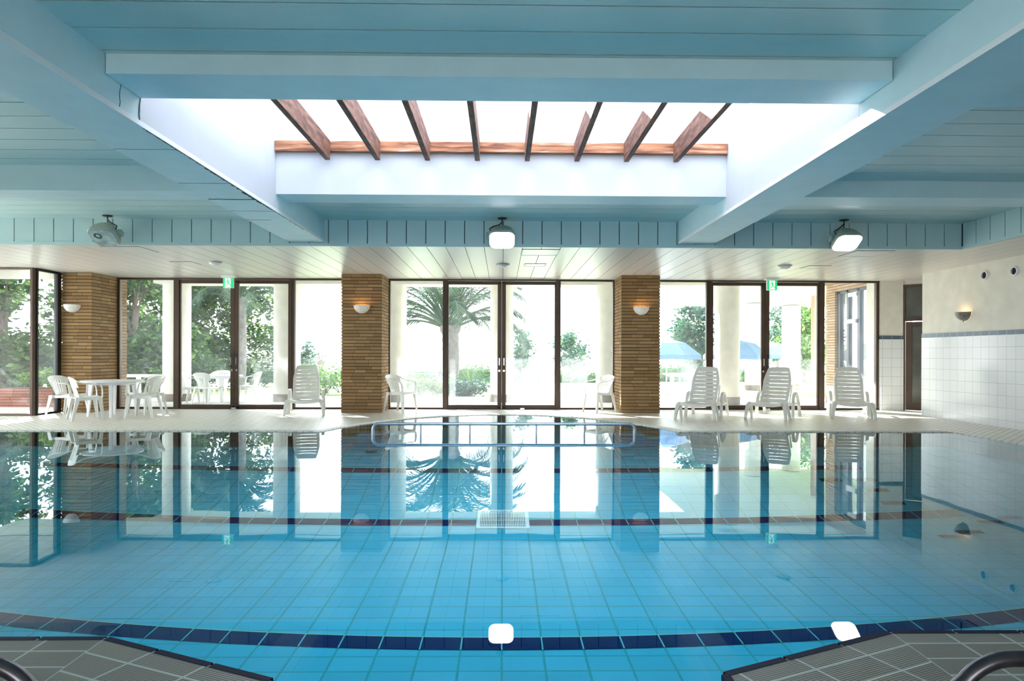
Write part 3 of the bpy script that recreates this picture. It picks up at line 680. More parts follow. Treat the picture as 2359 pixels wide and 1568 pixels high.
# ---------------------------------------------------------------- exit signs, down lights, hatches
def exit_sign(px, lab):
    Y = 14.85; X = XY(px, Y); t = thing('exit_sign', lab, 'exit sign', (X, Y, ZL), 0, 'green exit signs')
    box('mount', M['white'], -.145, .145, -.06, .06, -.05, .0, t, .006)
    box('case', M['white'], -.112, .112, -.03, .03, -.27, -.05, t, .006)
    MB().box(-.108,.108,-.034,-.031,-.262,-.056).build('sign_face', M['green'], t)
    MB().box(-.062,.058,-.036,-.035,-.256,-.062).build('doorway', M['signwhite'], t)
    g = MB(); y0, y1 = -.0385, -.037
    def limb(a, b, w):
        a = Vector((a[0], 0, a[1])); b = Vector((b[0], 0, b[1])); d_ = (b-a).normalized(); n_ = Vector((-d_.z, 0, d_.x))*w/2
        vs = [a-n_, b-n_, b+n_, a+n_]; g.add([(v.x, y0, v.z) for v in vs]+[(v.x, y1, v.z) for v in vs], [(0,1,2,3),(7,6,5,4),(0,4,5,1),(1,5,6,2),(2,6,7,3),(3,7,4,0)])
    g.add([(-.008+.016*math.cos(R(k*30)), y0, -.085+.016*math.sin(R(k*30))) for k in range(12)], [tuple(range(12))])
    limb((-.01,-.105),(.012,-.165),.03); limb((.012,-.165),(.045,-.185),.018); limb((.045,-.185),(.05,-.225),.015)
    limb((.008,-.165),(-.018,-.205),.018); limb((-.018,-.205),(-.05,-.235),.015); limb((-.012,-.11),(-.045,-.135),.012); limb((-.045,-.135),(-.04,-.165),.011)
    limb((-.005,-.11),(.03,-.125),.012); limb((.03,-.125),(.048,-.105),.011); limb((.058,-.20),(.085,-.245),.014)
    g.build('running_figure', M['green'], t); return t
exit_sign(530, 'green and white exit sign above the left double door'); exit_sign(1781, 'green and white exit sign above the right double door')
for px, py, lab in ((498,604,'round ceiling light above the left double door'),(1158,608,'round ceiling light above the middle double door'),(1812,610,'round ceiling light above the right double door')):
    s_ = (hz(px)-py)/1.685; Y = 1573/s_; t = thing('ceiling_light', lab, 'ceiling light', (XY(px,Y), Y, ZL), 0, 'round ceiling lights')
    MB().lathe([(0,0),(.13,0),(.125,-.018),(.10,-.02)], n=28).build('ring', M['lamp_body'], t, smooth=True)
    MB().lathe([(.10,-.018),(.092,-.04),(.07,-.058),(.035,-.068),(0,-.07)], n=28).build('diffuser', M['white'], t, smooth=True)
def hatch(name, lab, x0, x1, y0, y1, cat, grp, slats=0):
    t = thing(name, lab, cat, ((x0+x1)/2, (y0+y1)/2, ZL), 0, grp); w_, h_ = (x1-x0)/2, (y1-y0)/2; b = .014
    f = MB(); f.box(-w_,w_,-h_,-h_+b,-.006,0); f.box(-w_,w_,h_-b,h_,-.006,0); f.box(-w_,-w_+b,-h_+b,h_-b,-.006,0); f.box(w_-b,w_,-h_+b,h_-b,-.006,0); f.build('frame', M['white'], t)
    f = MB(); q = [(sx*(w_+e1), sy*(h_+e2), zz) for e1, e2 in ((.004,.012),(-.001,-.001)) for zz in (-.0045, 0) for sx, sy in ((-1,-1),(1,-1),(1,1),(-1,1))]
    f.add(q, [(i, (i+1) % 4, (i+1) % 4+8, i+8) for i in range(4)]+[(i+4, (i+1) % 4+4, (i+1) % 4, i) for i in range(4)]+[(i+12, (i+1) % 4+12, (i+1) % 4+4, i+4) for i in range(4)]+[(i+8, (i+1) % 4+8, (i+1) % 4+12, i+12) for i in range(4)]); f.build('joint', M['gap'], t)
    box('panel', M['loslat'], -w_+b, w_-b, -h_+b, h_-b, -.003, 0, t); return t
hatch('ceiling_hatch', 'square access hatch in the low ceiling at the left', -6.33,-5.73,10.86,11.46,'hatch','access hatches')
hatch('ceiling_hatch', 'square access hatch in the low ceiling right of the middle', .32,.93,10.93,11.58,'hatch','access hatches')
hatch('ceiling_hatch', 'square access hatch in the low ceiling at the right', 5.72,6.32,10.90,11.52,'hatch','access hatches')
hatch('ceiling_vent', 'small framed vent in the ceiling before the left double door', -6.10,-5.70,12.62,13.0,'vent','small ceiling vents')
hatch('ceiling_vent', 'small framed vent in the ceiling before the middle double door', .42,.82,12.68,13.05,'vent','small ceiling vents')
hatch('ceiling_vent', 'small framed vent in the ceiling before the right double door', 5.78,6.2,12.75,13.15,'vent','small ceiling vents')

# ---------------------------------------------------------------- plastic armchair
def make_chair(m, label, group, cat='chair', name='plastic_armchair'):
    t = thing(name, label, cat, group=group)
    def B(u, v):      # backrest shell: u -1..1 across, v 0..1 upward
        a = u*R(62); w_ = .20+.075*v
        return (w_*math.sin(a)/math.sin(R(62)), .17+.11*v-.13*(1-math.cos(a)), .425+.375*v-.055*abs(u)**2.2*v)
    mb = MB(); th = .011
    mb.patch(B, -1, 1, .80, 1.0, th, 20, 3); mb.patch(B, -.72, .72, 0, .14, th, 14, 1)
    mb.patch(B, -.72, -.52, .14, .80, th, 3, 6); mb.patch(B, .52, .72, .14, .80, th, 3, 6)
    for k in range(5):
        u = -.43+k*.215; mb.patch(B, u-.068, u+.068, .14, .80, th, 1, 6)
    mb.patch(lambda u, v: B(u, v), -1, -.72, .55, .80, th, 3, 3); mb.patch(B, .72, 1, .55, .80, th, 3, 3)
    mb.build('backrest', m, t, smooth=True)
    def S(u, v): x = u*(.235-.02*v); y = -.22+.42*v; return (x, y, .425-.012*(1-u*u)+.012*abs(v*2-1)-.02*v)
    s_ = MB(); s_.patch(S, -1, 1, 0, 1, .012, 10, 8); s_.strip([(-.235,-.215,.405),(.235,-.215,.405)], .012, .045, side=(0,1,0)); s_.strip([(-.228,-.21,.405),(-.21,.19,.39)], .012, .05); s_.strip([(.228,-.21,.405),(.21,.19,.39)], .012, .05)
    s_.build('seat', m, t, smooth=True)
    for sx in (-1, 1):
        pts = [(sx*.272,.205,.735),(sx*.285,.13,.70),(sx*.29,.04,.672),(sx*.288,-.06,.660),(sx*.285,-.14,.655),(sx*.280,-.185,.64),(sx*.272,-.205,.60),(sx*.258,-.215,.52),(sx*.245,-.215,.42)]
        MB().strip(pts, [.03,.045,.055,.055,.055,.055,.06,.07,.075], .014).build('armrest', m, t, .004, smooth=True)
        for sy in (-1, 1):
            q = MB(); top = (sx*.225, sy*.20-.005, .425); ft = (sx*.262, sy*.245+(.03 if sy > 0 else 0), 0)
            q.taper(ft, top, .028, .014, .065, .018); q.taper((ft[0]+sx*.008, ft[1]-sy*.012, 0), (top[0]+sx*.024, top[1]-sy*.028, .425), .013, .036, .016, .075)
            q.build('leg', m, t, .003)
    return t
chair = make_chair(M['plastic'], 'white plastic armchair at the front left of the round table, back to the pool', 'white plastic armchairs')
def place(o, X, Y, d, z=DZ): o.location = (X, Y, z); o.rotation_euler = (0, 0, math.atan2(d[0], -d[1]))
def dupchair(X, Y, d, label, z=DZ, src=None, group='white plastic armchairs'):
    c = copy_tree(src or chair); place(c, X, Y, d, z); c['label'] = label; c['group'] = group; return c
place(chair, -7.74, 12.84, (.72,.62))
dupchair(-8.50, 13.52, (1,-.05), 'white plastic armchair left of the round table before the brick corner pillar')
dupchair(-6.98, 13.42, (-.97,-.10), 'white plastic armchair right of the round table, side on')
dupchair(-7.30, 14.16, (-.45,-.9), 'white plastic armchair behind the round table by the window')
dupchair(-2.16, 14.66, (.88,-.42), 'white plastic armchair standing alone by the left brick pillar')
dupchair(2.10, 14.70, (-.88,-.42), 'white plastic armchair standing alone by the right brick pillar')
def make_table(label, group, m=M['plasticw']):
    t = thing('round_table', label, 'table', group=group)
    MB().lathe([(0,.705),(.54,.705),(.555,.698),(.56,.685),(.555,.672),(.53,.668),(0,.668)], n=40).build('tabletop', m, t, smooth=True)
    MB().lathe([(.40,.668),(.40,.62),(.385,.62),(.385,.668)], n=28).build('apron', m, t)
    for a in (25,115,205,295):
        c_, s_ = math.cos(R(a)), math.sin(R(a)); q = MB(); q.taper((.42*c_,.42*s_,0), (.36*c_,.36*s_,.67), .045, .03, .075, .05); q.build('leg', m, t, .004)
    return t
tb = make_table('round white plastic table among armchairs by the left windows', 'round plastic tables'); tb.location = (-7.68, 13.60, DZ)

# ---------------------------------------------------------------- sun lounger
def make_lounger(m, label):
    t = thing('sun_lounger', label, 'sun lounger', group='white plastic sun loungers')
    W_ = .29
    def S(u, v): y = -.02+.70*v; return (u*W_, y, .31-.035*(1-u*u)-.02*math.sin(math.pi*v)+.0*u)
    mb = MB(); mb.patch(S, -1, 1, 0, .09, .016, 10, 1); mb.patch(S, -1, -.86, .09, 1, .016, 2, 10); mb.patch(S, .86, 1, .09, 1, .016, 2, 10)
    for k in range(7): v = .115+k*.127; mb.patch(S, -.86, .86, v, v+.098, .014, 10, 1)
    mb.strip([(-.29,-.02,.292),(-.15,-.035,.27),(0,-.04,.262),(.15,-.035,.27),(.29,-.02,.292)], .014, .05, side=(0,1,0))
    mb.build('seat', m, t, smooth=True)
    def Bk(u, v):
        w_ = .262+.008*math.sin(v*2.2) if v < .62 else .268-.068*((v-.62)/.38)**1.3
        return (u*w_, .60+.44*v+.03*math.sin(math.pi*v)-.03*(1-u*u)*-1, .29+.70*v-.016*(abs(u)**4)*(v > .95))
    b = MB(); b.patch(Bk, -1, -.80, 0, 1, .016, 2, 18); b.patch(Bk, .80, 1, 0, 1, .016, 2, 18)
    vs_ = [0]+[.095+.107*k for k in range(8)]
    for k in range(8):
        lo_ = vs_[k]+(.022 if k else 0); hi_ = vs_[k+1]; b.patch(Bk, -.80, .80, lo_, hi_, .015, 10, 2)
    b.patch(Bk, -.80, .80, .866, 1.0, .015, 10, 3); b.build('backrest', m, t, smooth=True)
    for sx in (-1, 1):
        X = sx*.335
        MB().strip([(X,-.0,.29),(X,.3,.275),(X,.8,.27),(X,1.32,.25)], .035, .05).build('side_rail', m, t, .005)
        MB().strip([(sx*.35,.66,0),(sx*.345,.70,.2),(sx*.34,.74,.36),(sx*.34,.82,.455),(sx*.34,.93,.48),(sx*.34,1.04,.455),(sx*.34,1.14,.37),(sx*.345,1.25,.2),(sx*.35,1.33,0)], .06, .03).build('armrest', m, t, .006, smooth=True)
        MB().strip([(sx*.375,-.06,0),(sx*.36,-.03,.15),(sx*.335,.02,.27),(sx*.30,.08,.30)], [.045,.06,.085,.09], .05).build('leg', m, t, .006, smooth=True)
        MB().strip([(sx*.365,.36,0),(sx*.35,.28,.17),(sx*.335,.16,.285)], [.045,.055,.07], .04).build('leg', m, t, .006, smooth=True)
    MB().tube([(-.335,.62,.25),(.335,.62,.25)], .014).build('crossbar', m, t); [MB().strip([(q*.26,.80,.27),(q*.26,.98,.62)], .03, .02).build('back_strut', m, t) for q in (-1,1)]
    return t
lg = make_lounger(M['plastic'], 'white plastic sun lounger left of the left brick pillar')
lg.location = (-3.95, 13.72, DZ); lg.rotation_euler = (0,0,R(13))
for X, Y, a, lab in ((3.71,13.02,-29,'white plastic sun lounger nearest the right brick pillar'), (5.09,13.07,-35,'white plastic sun lounger in front of the right double door'), (6.86,13.20,-21,'white plastic sun lounger nearest the right wall')):
    c = copy_tree(lg); c.location = (X, Y, DZ); c.rotation_euler = (0,0,R(a)); c['label'] = lab

# ================================================================= outside
gz = -.03
struct(MB().box(-40, 40, 15.76, 20.6, -.4, gz).build('terrace', M['terrace']), 'pale paved terrace outside the windows')
struct(MB().box(-40, 60, 20.6, 48, -.4, gz-.01).build('lawn', M['lawn']), 'green lawn beyond the terrace')
struct(MB().prism([(-3.5,26.5),(-2,24),(3,22.6),(9,22),(9,27),(3,27.6),(0,28)], -.3, gz+.005).build('garden_path', M['terrace']), 'pale path crossing the lawn')
struct(MB().box(-60,-13.4,-20,15.76,-.4,gz).box(-13.4,60,-20,-4.4,-.4,gz).box(10.2,60,-4.4,15.76,-.4,gz).build('ground', M['terrace']), 'ground around the building')
# canopy
struct(MB().box(-13,9.0,15.76,18.9,3.27,3.6).box(-9.2,9.0,18.15,18.9,3.10,3.27).build('canopy', M['cream']), 'cream soffit of the terrace canopy')
struct(MB().box(5.1,16,18.9,26.2,3.12,3.6).build('canopy', M['cream']), 'cream canopy reaching out over the right terrace')
def column(X, Y, r, lab, zt_=3.10, zb=.20):
    t = thing('terrace_column', lab, 'column', (X, Y, gz), 0, 'white terrace columns')
    MB().lathe([(0,.2),(r,.2),(r,zt_-gz),(0,zt_-gz)], n=32).build('shaft', M['cream'], t, smooth=True)
    MB().lathe([(0,0),(r+.012,0),(r+.012,.2),(0,.2)], n=32).build('plinth', M['plinth'], t, smooth=True)
for px, Y, r, lab in ((413,18.5,.35,'white terrace column behind the leftmost mullion'),(664,18.5,.35,'white terrace column left of the single lounger'),(907,18.5,.35,'white terrace column behind the left lone armchair'),
                  (1156,18.5,.31,'white terrace column behind the middle door stiles'),(1403,18.5,.35,'white terrace column behind the right lone armchair'),(1678,17.6,.31,'thick white terrace column behind the right double door'),
                  (1742,24.6,.34,'white column further out behind the right door handles'),(1827,25.6,.33,'white column furthest out on the right terrace')):
    column(XY(px,Y), Y, r, lab)
dp = thing('downpipe', 'tan vertical downpipe outside the right double door', 'pipe', (XY(1880,20.8), 20.8, gz))
MB().tube([(0,0,0),(0,0,3.1)], .085, 14).build('pipe', M['pipe'], dp, smooth=True); MB().lathe([(.095,0),(.095,.05)],n=14,M=Matrix.Translation((0,0,2.8))).build('bracket', M['pipe'], dp)
# wing of the building at the right
wg = sempty('wall_wing', 'pale brick wing of the building outside the rightmost window')
brick_block('pier', 8.72, 9.1, 15.76, 16.06, gz, 2.9, m=M['brickpale'], parent=wg, faces='-x+y-y'); brick_block('pier', 8.72, 9.1, 17.75, 18.25, gz, 2.9, m=M['brickpale'], parent=wg, faces='-x+y-y')
brick_block('lintel', 8.72, 9.1, 15.76, 18.25, 2.9, 3.26, m=M['brickpale'], parent=wg, faces='-x')
f = MB()
for a, b in ((16.06,16.12),(16.62,16.74),(17.16,17.26),(17.6,17.75)): f.box(8.78,8.88,a,b,gz,2.9)
f.box(8.78,8.88,16.06,17.75,2.84,2.9); f.box(8.78,8.88,16.06,17.75,gz,.05); f.build('window_frame', plain('slate_frame', (.06,.075,.11), .4, metal=.2), wg)
box('glass_pane', M['glass'], 8.825, 8.833, 16.12, 17.6, .05, 2.84, wg)
f = MB(); f.box(8.76,8.8,16.75,17.16,2.72,2.82); f.box(8.74,8.8,16.75,17.2,2.05,2.15); f.build('blind_box', M['blind'], wg)
struct(MB().box(9.6,9.7,16.0,18.2,gz,2.9).build('wall_wing_inner', M['cream']), 'cream room wall inside the wing')

# ---------------------------------------------------------------- planting
def leaves(blobs, n, size, m, name='foliage', parent=None, seed=0, squash=1.0, shell=.55):
    """blobs: (x,y,z,rx,ry,rz); leaf blades spread through them"""
    rg = np.random.default_rng(seed); W_ = np.array([b[3]*b[4]*b[5] for b in blobs])**(2/3); W_ = W_/W_.sum()
    idx = rg.choice(len(blobs), n, p=W_); B = np.array(blobs)[idx]
    d = rg.normal(size=(n,3)); d /= np.linalg.norm(d, axis=1)[:,None]; r_ = shell+(1-shell)*rg.random(n)**.7
    # clumps: pull leaves towards twig centres
    c = B[:,:3]+d*B[:,3:]*r_[:,None]
    k = max(8, n//14); tw = c[rg.integers(0, n, k)]; c = tw[rg.integers(0, k, n)]+rg.normal(size=(n,3))*size*1.5
    a = rg.normal(size=(n,3)); a[:,2] *= .5; a /= np.linalg.norm(a, axis=1)[:,None]
    b = np.cross(a, rg.normal(size=(n,3))); b /= np.linalg.norm(b, axis=1)[:,None]
    s = size*(.6+.8*rg.random(n))[:,None]
    v = np.empty((n,4,3)); v[:,0] = c-a*s; v[:,1] = c+b*s*.42; v[:,2] = c+a*s; v[:,3] = c-b*s*.42
    me = bpy.data.meshes.new(name); me.from_pydata(v.reshape(-1,3).tolist(), [], [(4*i,4*i+1,4*i+2,4*i+3) for i in range(n)]); me.materials.append(m)
    o = bpy.data.objects.new(name, me); C.objects.link(o)
    if parent: o.parent = parent
    return o
def tree(X, Y, h, blobs, n, size, m, label, group, seed, trunk=.12, lean=(0,0), fork=.35, nb=7, cat='tree', name='garden_tree', z=gz):
    t = thing(name, label, cat, (X, Y, z), 0, group); rnd = random.Random(seed)
    mb = MB(); fk = Vector((lean[0]*fork*h, lean[1]*fork*h, fork*h)); mb.tube([(0,0,-.05),(fk.x*.4,fk.y*.4,fk.z*.5),fk], [trunk,trunk*.8,trunk*.65], 8)
    for k in range(nb):
        b = blobs[k % len(blobs)]; e_ = Vector((b[0]+rnd.uniform(-.6,.6)*b[3], b[1]+rnd.uniform(-.6,.6)*b[4], b[2]+rnd.uniform(-.2,.7)*b[5]))
        mid = fk.lerp(e_, .5)+Vector((rnd.uniform(-.15,.15), rnd.uniform(-.15,.15), rnd.uniform(-.1,.2)))*h*.15
        mb.tube([fk, fk.lerp(mid,.55)+Vector((0,0,.02*h)), mid, e_], [trunk*.5,trunk*.36,trunk*.25,trunk*.06], 6)
        for q in range(2):
            e2 = mid.lerp(e_, .4)+Vector((rnd.uniform(-1,1)*b[3]*.6, rnd.uniform(-1,1)*b[4]*.6, rnd.uniform(-.3,.8)*b[5]*.6)); mb.tube([mid, mid.lerp(e2,.5)+Vector((0,0,.03*h)), e2], [trunk*.2,trunk*.13,trunk*.04], 5)
    mb.build('trunk', M['bark'], t, smooth=True); leaves(blobs, n, size, m, 'foliage', t, seed); return t
def layered(h, w, z0, k, seed, d=None):
    rnd = random.Random(seed); out = []
    for i in range(k):
        f_ = i/(k-1); zz = z0+(h-z0)*f_; ww = w*(1-.55*abs(f_-.45)*1.4)
        for j in range(3): out.append((rnd.uniform(-.7,.7)*ww, rnd.uniform(-.6,.6)*ww, zz+rnd.uniform(-.2,.2)*h/k, ww*rnd.uniform(.3,.5), ww*.4, (h-z0)/k*.45))
    return out
# far small trees seen through the middle and right bays
def far_tree(px, Y, ybase, ytop, wpx, label, m=M['leafb'], n=1500, size=.11, seed=1, k=6, z0f=.35, trunk=.11, lean=(0,0)):
    s_ = 1573/Y; h = (ybase-ytop)/s_; w_ = wpx/s_/2; z = gz
    return tree(XY(px,Y), Y, h, layered(h, w_, h*z0f, k, seed), n, size, m, label, 'garden trees beyond the lawn', seed, trunk, lean)
far_tree(1198, 34, 873, 767, 46, 'slim young tree just right of the middle door stiles', seed=3, n=1300)
far_tree(1312, 34, 873, 772, 96, 'small spreading tree behind the hedge in the middle window', seed=4, n=1500, z0f=.4)
far_tree(1602, 27, 884, 697, 104, 'taller airy tree behind the parasol in the right bay', seed=5, n=3200, size=.10, trunk=.13)
far_tree(1862, 30, 880, 704, 120, 'bright green tree right of the far terrace columns', m=M['leafl'], seed=6, n=4200, size=.11, z0f=.2)
far_tree(1795, 36, 880, 715, 70, 'airy blue green tree left of the furthest column', seed=16, n=1300, size=.10)
far_tree(708, 34, 873, 798, 50, 'small bushy tree left of the single lounger', seed=7, n=900, z0f=.2)
t = thing('bare_tree', 'small leafless tree behind the single lounger', 'tree', (XY(740,33), 33, gz)); mb = MB()
for k in range(7):
    a = R(-32+k*11); mb.tube([(0,0,0),(.06*math.sin(a),0,.5),(.35*math.sin(a)*1.2,.1*math.sin(k),1.0),(.42*math.sin(a)*1.1+.05*math.sin(k*2),.1,1.55+.15*math.cos(k*3))], [.07,.05,.03,.008], 6)
mb.build('branches', M['bark'], t)
# dense trees on the left
DT = [(-14.2,19.5,5.4,'dense dark tree filling the far left pane',14000,M['leafd'],.11),(-11.2,20.8,5.0,'dark leafy tree behind the narrow return pane',12000,M['leafd'],.11),
      (-17.5,23,6.4,'tall dark tree furthest left behind the others',5000,M['leafd'],.13),
      (-11.6,25.0,5.6,'bright leafy tree behind the pane beside the brick corner pillar',11000,M['leafd'],.11),(-10.3,26.6,5.2,'leafy tree behind the left leaf of the left double door',6500,M['leafd'],.11),(-14.2,28,7,'tall green tree deep behind the left trees',4500,M['leafl'],.14)]
for i, (X, Y, h, lab, n_, m_, sz) in enumerate(DT):
    rnd = random.Random(40+i); bl = []
    for k in range(16): bl.append((rnd.uniform(-1.3,1.3), rnd.uniform(-1,1), rnd.uniform(.5,h), rnd.uniform(.6,.95), rnd.uniform(.5,.8), rnd.uniform(.4,.7)))
    tree(X, Y, h, bl, n_, sz, m_, lab, 'dense trees at the left of the garden', 60+i, .11, (rnd.uniform(-.2,.2),0), .3, 12)
# shrubs
def shrub(px, Y, w_, h, label, m, n, seed, size=.06, z=gz):
    t = thing('garden_shrub', label, 'shrub', (XY(px,Y), Y, z), 0, 'garden shrubs')
    rnd = random.Random(seed); bl = [(rnd.uniform(-.55,.55)*w_, rnd.uniform(-.3,.3)*w_, h*rnd.uniform(.3,.65), w_*.38, w_*.32, h*.35) for _ in range(6)]
    leaves(bl, n, size, m, 'foliage', t, seed, shell=.3)
    mb = MB()
    for k in range(6): b = bl[k]; mb.tube([(b[0]*.2,b[1]*.2,0),(b[0]*.6,b[1]*.6,b[2]*.6),(b[0],b[1],b[2])], [.02,.014,.006], 5)
    mb.build('stems', M['bark'], t)
shrub(972, 21.2, 1.0, .55, 'yellow green shrub right of the left lone armchair', M['leafl'], 1800, 80)
shrub(1010, 22.4, .9, .75, 'round green shrub at the foot of the palm', M['leafb'], 1200, 81)
shrub(1085, 20.9, .85, .5, 'blue green shrub behind the left leaf of the middle double door', M['leafb'], 1500, 82)
shrub(742, 21.4, 1.3, 1.0, 'green shrub behind the single lounger', M['leafl'], 1800, 83)
shrub(790, 22.6, 1.3, 1.1, 'larger green shrub against the left edge of the left brick pillar', M['leafl'], 1700, 84)
shrub(600, 27, 2.2, 1.0, 'dark shrub below the left palm', M['leafb'], 1800, 85)
shrub(475, 23.2, 1.2, 1.35, 'dark shrub behind the outdoor table on the left', M['leafd'], 1600, 86)
shrub(330, 19.8, 1.3, 1.0, 'leafy shrub behind the white balustrade', M['leafd'], 1500, 87)
# hedges
def hedge(x0, x1, Y, z1, label, n, seed, d=1.2):
    t = thing('hedge', label, 'hedge', ((x0+x1)/2, Y, gz), 0, 'clipped hedges'); k = int((x1-x0)/.7)+1; w_ = (x1-x0)/2
    bl = [(-w_+(x1-x0)*(i+.5)/k, 0, z1*.5, .5, d/2, z1*.55) for i in range(k)]
    leaves(bl, n, .07, M['hedge'], 'foliage', t, seed, shell=.6)
    MB().box(-w_+.1, w_-.1, -d*.35, d*.35, 0, z1*.85).build('core', plain('hedge_core', (.05,.10,.04), .9, var=.4, scale=6), t, .1)
hedge(XY(938,33), XY(1148,33), 33, .68, 'clipped hedge behind the bench and palm', 2800, 90)
hedge(XY(1186,31.5), XY(1412,31.5), 31.5, .22+.2, 'low clipped hedge under the small spreading tree', 2600, 91)
hedge(XY(1500,33), XY(1640,33), 33, .78, 'clipped hedge behind the parasol', 1800, 92)
hedge(XY(545,31), XY(700,31), 31, .55, 'low clipped hedge behind the left palm', 1800, 93)
hedge(XY(1700,33), XY(1900,33), 33, .6, 'clipped hedge behind the far terrace columns', 1800, 94)
# palms
def palm(X, Y, ztrunk, rt, nf, flen, label, seed, droop=1.0):
    t = thing('palm_tree', label, 'palm tree', (X, Y, gz), 0, 'palm trees'); rnd = random.Random(seed)
    pts = []; rs = []
    for k in range(15):
        f_ = k/14; pts.append((.04*math.sin(f_*3), 0, ztrunk*f_)); rs.append(rt*(1.05-.08*f_+.06*(k % 2)+(.25 if k > 12 else 0)))
    MB().tube(pts, rs, 14).build('trunk', M['palmbark'], t, smooth=True)
    for k in range(nf):
        az = 2.399*k+rnd.uniform(-.2,.2); el = R(86-62*(k/nf)**1.2+rnd.uniform(-5,5)); ln = flen*rnd.uniform(.85,1.1); mb = MB(); p = Vector((.1*math.cos(az), .1*math.sin(az), ztrunk-.12)); path = [p.copy()]
        dz_ = el; seg = 14
        for q in range(seg):
            dz_ -= R(1.5+15*(q/seg)**1.2)*droop*(1.45-math.sin(el)*.55)
            p = p+Vector((math.cos(az)*math.cos(dz_), math.sin(az)*math.cos(dz_), math.sin(dz_)))*ln/seg; path.append(p.copy())
        mb.tube(path, [.05*(1-.9*i/seg) for i in range(seg+1)], 5)
        side = Vector((-math.sin(az), math.cos(az), 0))
        for q in range(4*4, (seg)*4):
            f_ = q/4; i = int(f_); a = path[i].lerp(path[min(i+1,seg)], f_-i); tdir = (path[min(i+1,seg)]-path[i]).normalized(); ll = flen*.17*math.sin(math.pi*min(1, (q-8)/(seg*4-6)))+.06
            for sg_ in (-1, 1):
                d_ = (side*sg_*.75+tdir*.75+Vector((0,0,-.25+rnd.uniform(-.15,.15)))).normalized(); nn = d_.cross(tdir).normalized()*.012; wv = tdir*.013
                mid = a+d_*ll*.5; end = a+d_*ll+Vector((0,0,-ll*.22)); mb.add([a-wv, a+wv, mid+wv*1.2, end, mid-wv*1.2], [(0,1,2,3,4)])
        mb.build('frond', M['frond'], t)
palm(XY(1036,23), 23, 2.25, .28, 48, 3.5, 'large palm tree seen through the middle window and door', 5)
palm(XY(552,24.5), 24.5, 3.3, .24, 34, 2.6, 'palm tree behind the left double door', 9, droop=1.15)
# spiky plant
t = thing('spiky_plant', 'spiky upright plant beside the palm trunk', 'plant', (XY(1082,25), 25, gz)); mb = MB(); rnd = random.Random(2)
for k in range(26):
    az = rnd.uniform(0,6.28); sp = rnd.uniform(.15,.6); h = rnd.uniform(.6,1.25); p = [Vector((0,0,0)), Vector((math.cos(az)*sp*.3, math.sin(az)*sp*.3, h*.6)), Vector((math.cos(az)*sp, math.sin(az)*sp, h))]
    mb.strip(p, [.05,.04,.006], .008, side=(-math.sin(az), math.cos(az), 0))
mb.build('blades', M['leafl'], t)

# ---------------------------------------------------------------- terrace furniture
def make_parasol(label, group='blue parasols on the terrace'):
    t = thing('parasol', label, 'parasol', group=group)
    MB().tube([(0,0,.05),(0,0,1.78)], .022, 10).build('pole', M['steel'], t); MB().lathe([(0,.09),(.22,.09),(.26,.05),(.27,0)], n=20).build('base', M['white'], t)
    mb = MB(); n_ = 8; top = Vector((0,0,1.82)); rim = [Vector((1.12*math.cos(2*math.pi*k/n_+.3), 1.12*math.sin(2*math.pi*k/n_+.3), 1.27)) for k in range(n_)]
    for k in range(n_):
        a, b = rim[k], rim[(k+1) % n_]; m0 = (a+b)/2*.96; m0.z = 1.29; ma = a*.55; ma.z = 1.66; mbb = b*.55; mbb.z = 1.66; mc = (ma+mbb)/2*.97; mc.z = 1.65
        mb.add([top, ma, mc, mbb], [(0,1,2),(0,2,3)]); mb.add([ma, a, m0, mc], [(0,1,2,3)]); mb.add([mc, m0, b, mbb], [(0,1,2,3)])
        dn_ = Vector((0,0,-.15)); mb.add([a, m0, m0+dn_, a+dn_], [(0,1,2,3)]); mb.add([m0, b, b+dn_, m0+dn_], [(0,1,2,3)])
    o_ = mb.build('canopy', M['parasol'], t); s_ = o_.modifiers.new('Solidify', 'SOLIDIFY'); s_.thickness = .006
    rb = MB()
    for v in rim: rb.tube([top-Vector((0,0,.03)), v*.55+Vector((0,0,1.63-v.z*.55)), v-Vector((0,0,.02))], .006, 5)
    rb.build('ribs', M['steel'], t); return t
ps = make_parasol('blue parasol right of the right brick pillar over a white table'); ps.location = (XY(1537,22.2), 22.2, gz)
for px, Y, lab in ((1699,23.3,'blue parasol partly hidden by the thick white column'),(1781,27.2,'blue parasol left of the furthest column')):
    c = copy_tree(ps); c.location = (XY(px,Y), Y, gz); c['label'] = lab
def outdoor_table(X, Y, lab): c = copy_tree(tb); c.location = (X, Y, gz); c['label'] = lab; return c
outdoor_table(XY(1557,21.6)+.0, 20.9, 'round white table under the blue parasol outside the right bay')
outdoor_table(XY(1790,19.6), 19.6, 'round white table outside the right double door')
outdoor_table(XY(516,18.4), 18.3, 'round white table outside the left double door')
bc = make_chair(M['bluechair'], 'blue grey plastic armchair at the table under the parasol', 'blue grey outdoor armchairs'); place(bc, XY(1580,20.2)+.1, 19.85, (-.3,.9), gz)
dupchair(XY(1620,21), 21.1, (-1,.1), 'blue grey plastic armchair right of the parasol table, half behind the lounger', gz, bc, 'blue grey outdoor armchairs')
wc = dupchair(XY(482,17.2), 17.25, (.35,.9), 'white armchair outside the left double door with its back to the glass', gz, None, 'white outdoor armchairs')
dupchair(XY(457,17.7), 17.55, (1,.1), 'white armchair left of the outdoor table outside the left double door', gz, None, 'white outdoor armchairs')
dupchair(XY(583,18.4), 18.3, (-1,.0), 'white armchair right of the outdoor table outside the left double door', gz, None, 'white outdoor armchairs')
dupchair(XY(522,19.6), 19.25, (0,-1), 'white armchair on the far side of the outdoor table outside the left double door', gz, None, 'white outdoor armchairs')
